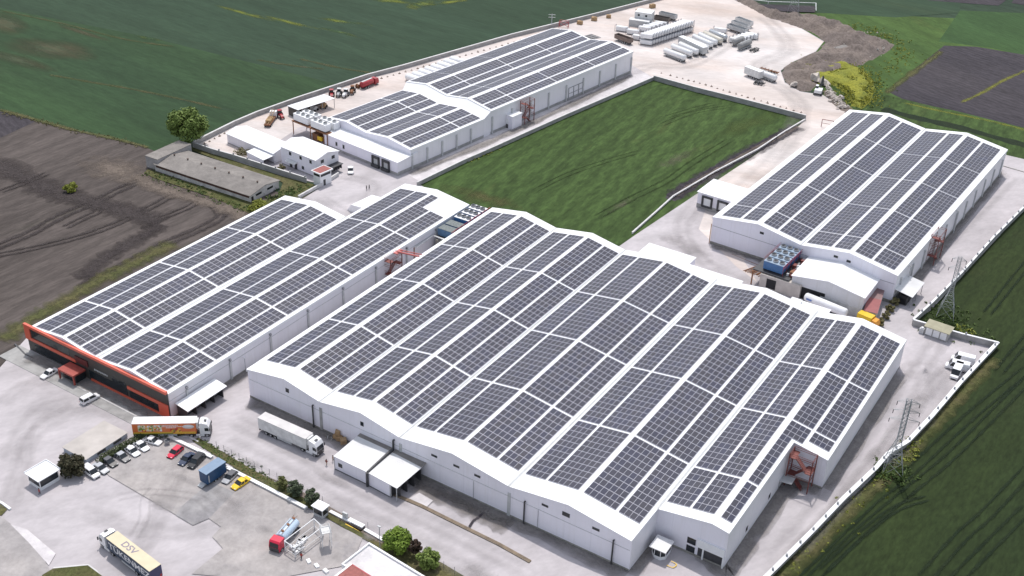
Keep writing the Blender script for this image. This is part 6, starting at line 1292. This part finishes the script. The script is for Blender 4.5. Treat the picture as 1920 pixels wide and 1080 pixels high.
# dark gabions / small blocks on the wall side and pipes beside the far warehouse
for i, (p, sz) in enumerate((((1087, 46), 1.6), ((1114, 39), 1.7), ((1141, 34), 1.5), ((1196, 23), 1.4), ((1223, 15), 1.8))):
    q = G(*p); o = MB().cbox(0, 0, sz*.5, sz*1.4, sz, sz).cbox(.3, 0, sz*1.05, sz*.6, sz*.6, sz*.1).build('masonry_block', M_wood, None, (q.x, q.y, 0), R(15*i)); o['label'] = '%s masonry block from the left along the upper yard wall' % ORD[i]; o['category'] = 'block'; o['group'] = 'blocks along the upper wall'
q = G(1102, 72); t = thing('girder_pile', 'pile of dark girders behind the corner of the far warehouse', 'girder pile', (q.x, q.y, 0), R(75))
for i in range(7): MB().box(-4+(i*7 % 3), 5, i*.9-3, i*.9-2.7, 0, .35).build('girder', M_dark if i % 2 else M_grey, t)
q = G(1057, 52); t = thing('red_steel_frame', 'red steel frame lying behind the far warehouse', 'steel frame', (q.x, q.y, 0), R(20)); b = MB()
for x in (-2, 2): b.tube((x, -1, 0), (x, -1, 3), .12, 5); b.tube((x, 1, 0), (x, 1, 3), .12, 5); b.tube((x, -1, 3), (-x, 1, 0), .1, 5)
b.tube((-2, -1, 3), (2, -1, 3), .12, 5); b.tube((-2, 1, 3), (2, 1, 3), .12, 5); b.build('frame', M_redp, t)
q = G(1550, 240); t = thing('red_gate_frame', 'red steel gate frame at the far corner of the right warehouse', 'gate frame', (q.x, q.y, 0), R(10)); b = MB()
for x in (-2, 2): b.tube((x, 0, 0), (x, 0, 3), .12, 5)
b.tube((-2, 0, 3), (2, 0, 3), .12, 5); b.tube((-2, 0, 1.6), (2, 0, 1.6), .08, 5); b.build('frame', M_red, t)

# ------------------------------------------------------------------ spoil heaps, mustard, trees, people
def mound(name, px, h, m, res=1.6, seed=1, rough=.5, edge=6., scale=.12, kind='structure'):
    P = [G(*p).xy for p in px]; xs = [p.x for p in P]; ys = [p.y for p in P]; n = len(P)
    def inside(x, y):
        c = False
        for i in range(n):
            a, d = P[i], P[i-1]
            if (a.y > y) != (d.y > y) and x < (d.x-a.x)*(y-a.y)/(d.y-a.y)+a.x: c = not c
        return c
    def dist(x, y):
        best = 1e9; q = Vector((x, y))
        for i in range(n):
            a, d = P[i-1], P[i]; v = d-a; t_ = max(0, min(1, (q-a).dot(v)/max(v.length_squared, 1e-6))); best = min(best, (q-a-v*t_).length)
        return best
    b = MB(); nx, ny = int((max(xs)-min(xs))/res)+2, int((max(ys)-min(ys))/res)+2; idx = {}
    for i in range(nx):
        for j in range(ny):
            x = min(xs)+i*res; y = min(ys)+j*res; ins = inside(x, y); d = dist(x, y)
            if not ins and d > res*1.1: continue
            k = min(1, d/edge) if ins else 0; k = k*k*(3-2*k)
            v = Vector((x*scale, y*scale, seed)); nn = .55+mnoise.fractal(v, 1.0, 2.0, 4)*rough+mnoise.noise(v*6)*.18*rough
            idx[i, j] = len(b.v); b.v.append(Vector((x, y, (max(.0, h*k*nn)+.25 if ins else -.2))))
    for (i, j), a in idx.items():
        if (i+1, j) in idx and (i, j+1) in idx and (i+1, j+1) in idx: b.f.append((a, idx[i+1, j], idx[i+1, j+1], idx[i, j+1])); b.m.append(0); b.sm.append(True)
    o = b.build(name, m); o['kind'] = kind; return o
mound('spoil_heap', [(1370, -22), (1425, 8), (1462, 24), (1530, 28), (1560, 44), (1610, 60), (1650, 72), (1676, 84), (1668, 95), (1625, 118), (1600, 128), (1540, 150), (1520, 172), (1500, 172), (1478, 160), (1466, 140), (1470, 126), (1500, 110), (1535, 96), (1547, 80), (1525, 62), (1480, 46), (1440, 34), (1400, 12), (1360, -8)], 3.4, Mg_earth, 1.5, 1, .9, 5., .12)
mound('grey_spoil_flat', [(1550, 62), (1600, 72), (1655, 84), (1635, 92), (1580, 100), (1545, 98), (1556, 84)], 2.6, ground('grey_silt', (.22, .205, .195), (.26, .245, .235), None, big=.05, mid=.2, fine=1, bump=.3, fineamt=.15), 2.2, 3, .2, 9., .05)
mound('mustard_bank', [(1512, 130), (1530, 119), (1590, 117), (1625, 135), (1640, 160), (1636, 185), (1618, 206), (1598, 200), (1585, 176), (1560, 160), (1530, 158), (1510, 148)], 2.2, Mg_mus, 1.7, 5, .7, 5., .12)
mound('rubble_bank', [(1544, 168), (1560, 172), (1582, 190), (1602, 208), (1586, 214), (1572, 204), (1558, 192), (1545, 178)], 2.0, Mg_earth, 1.4, 7, .8, 3., .15)
mound('earth_edge', [(1236, 384), (1300, 340), (1370, 300), (1440, 262), (1494, 236), (1500, 240), (1440, 272), (1340, 328), (1262, 374)], 1.3, ground('dark_dug_soil', (.075, .06, .055), (.12, .095, .085), (.05, .07, .03), big=.2, mid=.6, fine=2, bump=.5), 1.1, 8, .9, 2.2, .3)
M_rock = mat('pale_rubble', (.50, .45, .41), .9, 0, .25, .8)
b = MB(); rr = random.Random(21)
def rock(b, x, y, z, s, rr):
    vs = []
    for lon in range(6):
        for la in (-.5, .3): a = lon*math.pi/3; k = s*(.6+.6*rr.random()); vs.append((x+k*math.cos(a)*(1 if la < 0 else .6), y+k*math.sin(a)*(1 if la < 0 else .6), z+s*(.0 if la < 0 else .7*rr.random()+.3)))
    b.loft([[vs[2*i] for i in range(6)], [vs[2*i+1] for i in range(6)]])
for i in range(150):
    u = rr.random(); px_ = 1550+u*32+rr.gauss(0, 4); py_ = 172+u*32+rr.gauss(0, 2.5); q = G(px_, py_); rock(b, q.x, q.y, .3+rr.random(), .3+.8*rr.random()**2, rr)
for i in range(60):
    q = G(1565+rr.random()*95, 66+rr.random()*50); rock(b, q.x, q.y, 1.5, .2+.5*rr.random()**2, rr)
o = b.build('rubble', M_rock); o['kind'] = 'stuff'; o['label'] = 'pale broken rubble along the spoil heap'; o['category'] = 'rubble'
for i, (p, s) in enumerate((((1528, 152), 3.0), ((1545, 160), 2.6), ((1488, 163), 2.0))):
    q = G(*p); b = MB(); rock(b, 0, 0, 0, s, rr); o = b.build('boulder', M_rock, None, (q.x, q.y, .8)); o['label'] = ['big pale boulder in the mustard above the excavator', 'big pale boulder right of the excavator boom', 'pale flat boulder left of the excavator'][i]; o['category'] = 'boulder'

def leaf_mat(name, c, c2): 
    m, n, l, p = nt(name); g = n.new('ShaderNodeNewGeometry').outputs['Position']
    l.new(mixc(n, l, ramp(n, l, nz(n, l, g, 1.3, 3, .7), .35, .65), c, c2), p.inputs['Base Color']); p.inputs['Roughness'].default_value = .7; p.inputs['Specular IOR Level'].default_value = .25
    return m
L_green = leaf_mat('leaves_mid_green', (.050, .085, .022), (.095, .14, .035)); L_bright = leaf_mat('leaves_bright_green', (.11, .18, .025), (.19, .27, .04)); L_dark = leaf_mat('leaves_dark_olive', (.045, .06, .025), (.09, .11, .05))
L_pur = leaf_mat('leaves_purple_brown', (.040, .030, .022), (.085, .050, .035)); L_yel = leaf_mat('leaves_yellow_green', (.16, .19, .03), (.26, .27, .05)); L_grey = leaf_mat('leaves_grey_green', (.055, .075, .040), (.10, .125, .075)); L_oli = leaf_mat('leaves_olive_brown', (.13, .115, .05), (.19, .17, .08))
M_bark = mat('bark', (.10, .08, .06), .9, 0, .3, 3.)
def leaves(b, c, r, n, size, rr, squash=.8, hollow=.45):
    for i in range(n):
        d = Vector((rr.gauss(0, 1), rr.gauss(0, 1), rr.gauss(0, 1))).normalized(); k = r*(hollow+(1-hollow)*rr.random()**.5); p = Vector(c)+Vector((d.x*k, d.y*k, d.z*k*squash))
        nrm = (d+Vector((rr.gauss(0, .6), rr.gauss(0, .6), rr.gauss(0, .6)+.35))).normalized(); u = nrm.orthogonal().normalized(); u = Matrix.Rotation(rr.random()*6.28, 3, nrm) @ u; v = nrm.cross(u); s = size*(.6+.8*rr.random())
        b.add([p-u*s-v*s*.6, p+u*s-v*s*.5, p+u*s*.9+v*s*.6, p-u*s*.8+v*s*.7], [(0, 1, 2, 3)], 0)
def tree(label, px, H, Rr, m, cat='tree', name='broadleaf_tree', clumps=16, n=150, size=.28, trunk=.3, seed=1, base=.3, group=None, dx=0):
    q = G(*px); t = thing(name, label, cat, (q.x+dx, q.y, 0), 0, group); rr = random.Random(seed)
    tr = MB(); tr.tube((0, 0, 0), (.1, .1, H*base), trunk, 7, 0, trunk*.75); tr.tube((.1, .1, H*base), (.2, 0, H*.75), trunk*.75, 6, 0, trunk*.25); cr = MB(); leaves(cr, (0, 0, H*(base+1)/2), Rr*.55, n, size, rr, .9, .2)
    for i in range(clumps):
        a = i*2.4+rr.random(); u = (i+.5)/clumps; z = H*(base+(1-base)*(.12+.76*u)); k = Rr*math.sin(math.pi*(.18+.70*u))*(.5+.35*rr.random())*1.05
        c = (k*math.cos(a), k*math.sin(a), z); tr.tube((.1, .1, H*(base*.8+.25*u)), c, trunk*.3, 5, 0, trunk*.1); leaves(cr, c, Rr*(.30+.16*rr.random()), n, size, rr, .75)
    tr.build('trunk', M_bark, t); cr.build('crown', m, t); return t
tree('big rounded green tree beyond the wall at the left end of the old barn', (354, 272), 12.2, 6.5, leaf_mat('leaves_big_tree', (.11, .165, .04), (.17, .23, .055)), clumps=30, n=190, size=.33, trunk=.5, seed=3, base=.22)
tree('big leafy green tree beside the flat-roofed building at the bottom', (746, 1034), 5.0, 2.75, L_bright, clumps=22, n=170, size=.2, trunk=.22, seed=4, base=.18)
tree('slim purple-brown tree between two green trees at the bottom', (779, 1044), 4.2, 1.15, L_pur, clumps=12, n=130, size=.16, trunk=.12, seed=5, base=.25, name='purple_tree')
tree('loose yellow-green tree right of the purple-brown tree', (804, 1064), 4.2, 2.1, leaf_mat('leaves_lime', (.13, .19, .04), (.23, .29, .08)), clumps=18, n=130, size=.18, trunk=.15, seed=6, base=.12)
tree('round dark bush beside the entrance cabin', (136, 890), 4.8, 3.0, leaf_mat('leaves_dark_bush', (.03, .035, .018), (.065, .055, .03)), clumps=18, n=150, size=.2, trunk=.2, seed=7, base=.1, cat='bush', name='bush')
GB = 'bushes in the fence strip'
tree('grey-green bush on the left of the pair beside the kiosk', (554, 931), 3.9, 1.7, L_grey, clumps=12, n=130, size=.15, trunk=.1, seed=8, base=.08, cat='bush', name='bush', group=GB)
tree('grey-green bush next to the kiosk roof', (586, 946), 3.9, 1.8, L_grey, clumps=12, n=130, size=.15, trunk=.1, seed=9, base=.08, cat='bush', name='bush', group=GB)
tree('thin yellow-green bush left of the grey-green pair', (529, 916), 3.2, 1.4, leaf_mat('leaves_thin_bush', (.10, .12, .04), (.19, .19, .07)), clumps=9, n=80, size=.14, trunk=.06, seed=10, base=.1, cat='bush', name='bush', group=GB)
tree('lone small yellow-green bush on the ploughed field', (133, 359), 2.8, 2.2, L_yel, clumps=9, n=120, size=.2, trunk=.08, seed=11, base=.05, cat='bush', name='bush')
tree('yellow-green bush at the near right end of the old barn', (487, 396), 3.0, 3.4, L_yel, clumps=14, n=120, size=.22, trunk=.1, seed=12, base=.05, cat='bush', name='bush')
tree('small shrub at the end of the grey block wall by the office', (528, 322), 2.4, 1.3, L_oli, clumps=7, n=80, size=.16, trunk=.06, seed=13, base=.1, cat='bush', name='bush')
tree('straggly olive bush beside the small white lean-to', (456, 292), 2.4, 2.6, L_oli, clumps=8, n=60, size=.18, trunk=.06, seed=14, base=.1, cat='bush', name='bush')
for i, p in enumerate(((1650, 610), (1660, 598), (1668, 585), (1677, 572))): tree('%s olive bush from the front beside the red-roofed container' % ORD[i], p, 2.2, 1.3, L_oli, clumps=7, n=90, size=.17, trunk=.05, seed=20+i, base=.05, cat='bush', name='bush', group='bushes beside the red-roofed container')
rr = random.Random(31)
# hedge behind the parked cars
a, c = G(188, 868), G(272, 818); t = thing('hedge', 'dark clipped hedge behind the row of parked cars', 'hedge', (a.x, a.y, 0)); b = MB(); L = (c-a)
for i in range(22): p = L*(i/21); leaves(b, (p.x+rr.gauss(0, .25), p.y+rr.gauss(0, .25), .6+rr.random()*.3), .9+.3*rr.random(), 110, .14, rr, .8)
b.build('foliage', L_dark, t)
a, c = G(272, 818), G(352, 812); t = thing('hedge', 'low hedge beneath the orange-printed trailer', 'hedge', (a.x, a.y, 0)); b = MB(); L = (c-a)
for i in range(14): p = L*(i/13); leaves(b, (p.x+rr.gauss(0, .3), p.y-1.2+rr.gauss(0, .25), .5), .7+.3*rr.random(), 80, .14, rr, .8)
b.build('foliage', L_dark, t)
# weeds and mustard as ground cover
def scatter(name, label, m, pts_fn, n, r, size, per=10, seed=1):
    rr = random.Random(seed); b = MB()
    for i in range(n):
        x, y, z = pts_fn(rr); leaves(b, (x, y, z+r*.4), r*(.6+.8*rr.random()), per, size, rr, .6, .2)
    o = b.build(name, m); o['kind'] = 'stuff'; o['label'] = label; o['category'] = 'ground cover'; return o
def along(px, spread, z=0.):
    P = [G(*p) for p in px]
    def f(rr):
        i = rr.randrange(len(P)-1); u = rr.random(); q = P[i].lerp(P[i+1], u); return q.x+rr.gauss(0, spread), q.y+rr.gauss(0, spread), z
    return f
scatter('strip_weeds', 'green weeds growing in the fenced strip', L_green, along([(378, 832), (420, 856), (470, 884), (505, 905)], .7), 260, .4, .14, 12, 1)
scatter('strip_weeds', 'sparser weeds in the lower part of the strip', L_oli, along([(505, 905), (560, 930), (640, 975), (735, 1030)], .7), 110, .35, .13, 10, 2)
scatter('wall_weeds', 'yellow flowering weeds along the outside of the right boundary wall', L_yel, along([(1470, 1080), (1540, 1015), (1600, 950), (1660, 895)], 1.6), 40, .5, .16, 14, 3)
scatter('wall_weeds', 'yellow flowering clumps by the foot of the near pylon', L_yel, along([(1690, 868), (1705, 845), (1722, 830)], 1.3), 34, .7, .18, 16, 4)
scatter('wall_weeds', 'tall green weeds under the near pylon', L_green, along([(1655, 885), (1672, 893), (1688, 880)], 1.7), 90, .8, .2, 14, 5)
scatter('wall_weeds', 'green and yellow weeds behind the transformer kiosk', L_green, along([(1730, 598), (1770, 590), (1800, 612), (1830, 632)], 3.), 120, .7, .2, 12, 6)
scatter('wall_weeds', 'yellow weeds behind the wall near the transformer kiosk', L_yel, along([(1790, 618), (1830, 628)], 1.2), 26, .7, .2, 14, 7)
scatter('barn_weeds', 'weeds growing round the old barn', L_green, along([(270, 320), (330, 345), (400, 372), (465, 395), (520, 372), (545, 360), (575, 355)], 1.6), 260, .6, .2, 10, 8)
scatter('field_edge_weeds', 'dry grass along the left edge of the ploughed field', L_oli, along([(0, 208), (70, 227), (150, 247), (270, 276)], .9), 160, .4, .16, 8, 9)
scatter('bank_mustard', 'yellow mustard covering the bank by the excavator', leaf_mat('mustard_flowers', (.22, .23, .035), (.34, .33, .045)), along([(1520, 130), (1560, 124), (1600, 132), (1625, 155), (1618, 180), (1605, 195), (1590, 165), (1560, 145)], 3.6, .9), 1700, .32, .17, 7, 10)
scatter('bank_mustard', 'green growth under the mustard on the bank', L_green, along([(1560, 130), (1600, 140), (1628, 165), (1610, 195), (1580, 165)], 4.5, .9), 200, .5, .2, 8, 11)
scatter('meadow_mustard', 'mustard scattered on the meadow beyond the spoil heap', L_yel, along([(1600, 50), (1640, 60), (1680, 78), (1700, 105), (1660, 140)], 3.), 260, .5, .2, 7, 12)
scatter('field_weeds', 'yellow flowers in the corner of the enclosed field', L_yel, along([(870, 306), (910, 290), (940, 272)], .8), 50, .5, .2, 9, 13)
def person(label, px, rz, top, leg, group='people in the yards', skin=(.35, .2, .13)):
    q = G(*px); t = thing('person', label, 'person', (q.x, q.y, 0), rz, group)
    me = bpy.data.meshes.new('body'); V = [(0, 0, .95), (0, 0, 1.2), (0, 0, 1.42), (0, 0, 1.52), (.02, 0, 1.64), (.0, .1, .9), (.12, .1, .5), (.05, .1, .08), (.2, .1, .04), (0, -.1, .9), (-.06, -.1, .5), (-.2, -.1, .08), (-.06, -.1, .04),
         (0, .2, 1.4), (-.08, .26, 1.12), (.05, .27, .88), (0, -.2, 1.4), (.1, -.26, 1.12), (.2, -.24, .9)]
    E_ = [(0, 1), (1, 2), (2, 3), (3, 4), (0, 5), (5, 6), (6, 7), (7, 8), (0, 9), (9, 10), (10, 11), (11, 12), (2, 13), (13, 14), (14, 15), (2, 16), (16, 17), (17, 18)]
    me.from_pydata([Vector(v) for v in V], E_, []); o = bpy.data.objects.new('body', me); COL.objects.link(o); sk = o.modifiers.new('skin', 'SKIN')
    rad = [.14, .15, .15, .06, .11, .1, .07, .045, .04, .1, .07, .045, .04, .07, .045, .035, .07, .045, .035]
    for i, r in enumerate(rad): me.skin_vertices[0].data[i].radius = (r*(1.25 if i in (1, 2) else 1), r)
    me.skin_vertices[0].data[0].use_root = True; o.modifiers.new('sub', 'SUBSURF').levels = 1; dg = bpy.context.evaluated_depsgraph_get(); m2 = bpy.data.meshes.new_from_object(o.evaluated_get(dg)); bpy.data.objects.remove(o); bpy.data.meshes.remove(me)
    ms = [mat('top_cloth', top, .8), mat('leg_cloth', leg, .8), mat('skin', skin, .6)]
    for m in ms: m2.materials.append(m)
    for p in m2.polygons: p.use_smooth = True; p.material_index = 1 if p.center.z < .93 else (2 if p.center.z > 1.5 else 0)
    o = bpy.data.objects.new('body', m2); COL.objects.link(o); o.parent = t
    MB().lathe([(.02, 1.78), (.09, 1.76), (.125, 1.68), (.12, 1.6)], Matrix.Translation((0, 0, 0)), 10).build('hair', mat('hair', (.02, .015, .01), .8), t)
person('person in dark clothes walking at the left of the pair in the far yard', (687.5, 357.5), R(200), (.03, .03, .035), (.03, .03, .04)); person('person in dark clothes at the right of the pair in the far yard', (692.5, 356), R(190), (.04, .04, .05), (.03, .03, .04))
person('person in a dark red top standing near the cab of the white refrigerated truck', (612.5, 873), R(100), (.16, .03, .02), (.45, .35, .28)); person('person standing at the corner of the white dock annex', (624.5, 866), R(30), (.25, .14, .07), (.1, .08, .08))
person('person in red standing by the white tank cage', (565.5, 1049), R(100), (.35, .05, .04), (.05, .05, .06))
person('person in a red top by the corner of the entrance cabin', (75, 928), R(40), (.4, .08, .08), (.04, .04, .05))
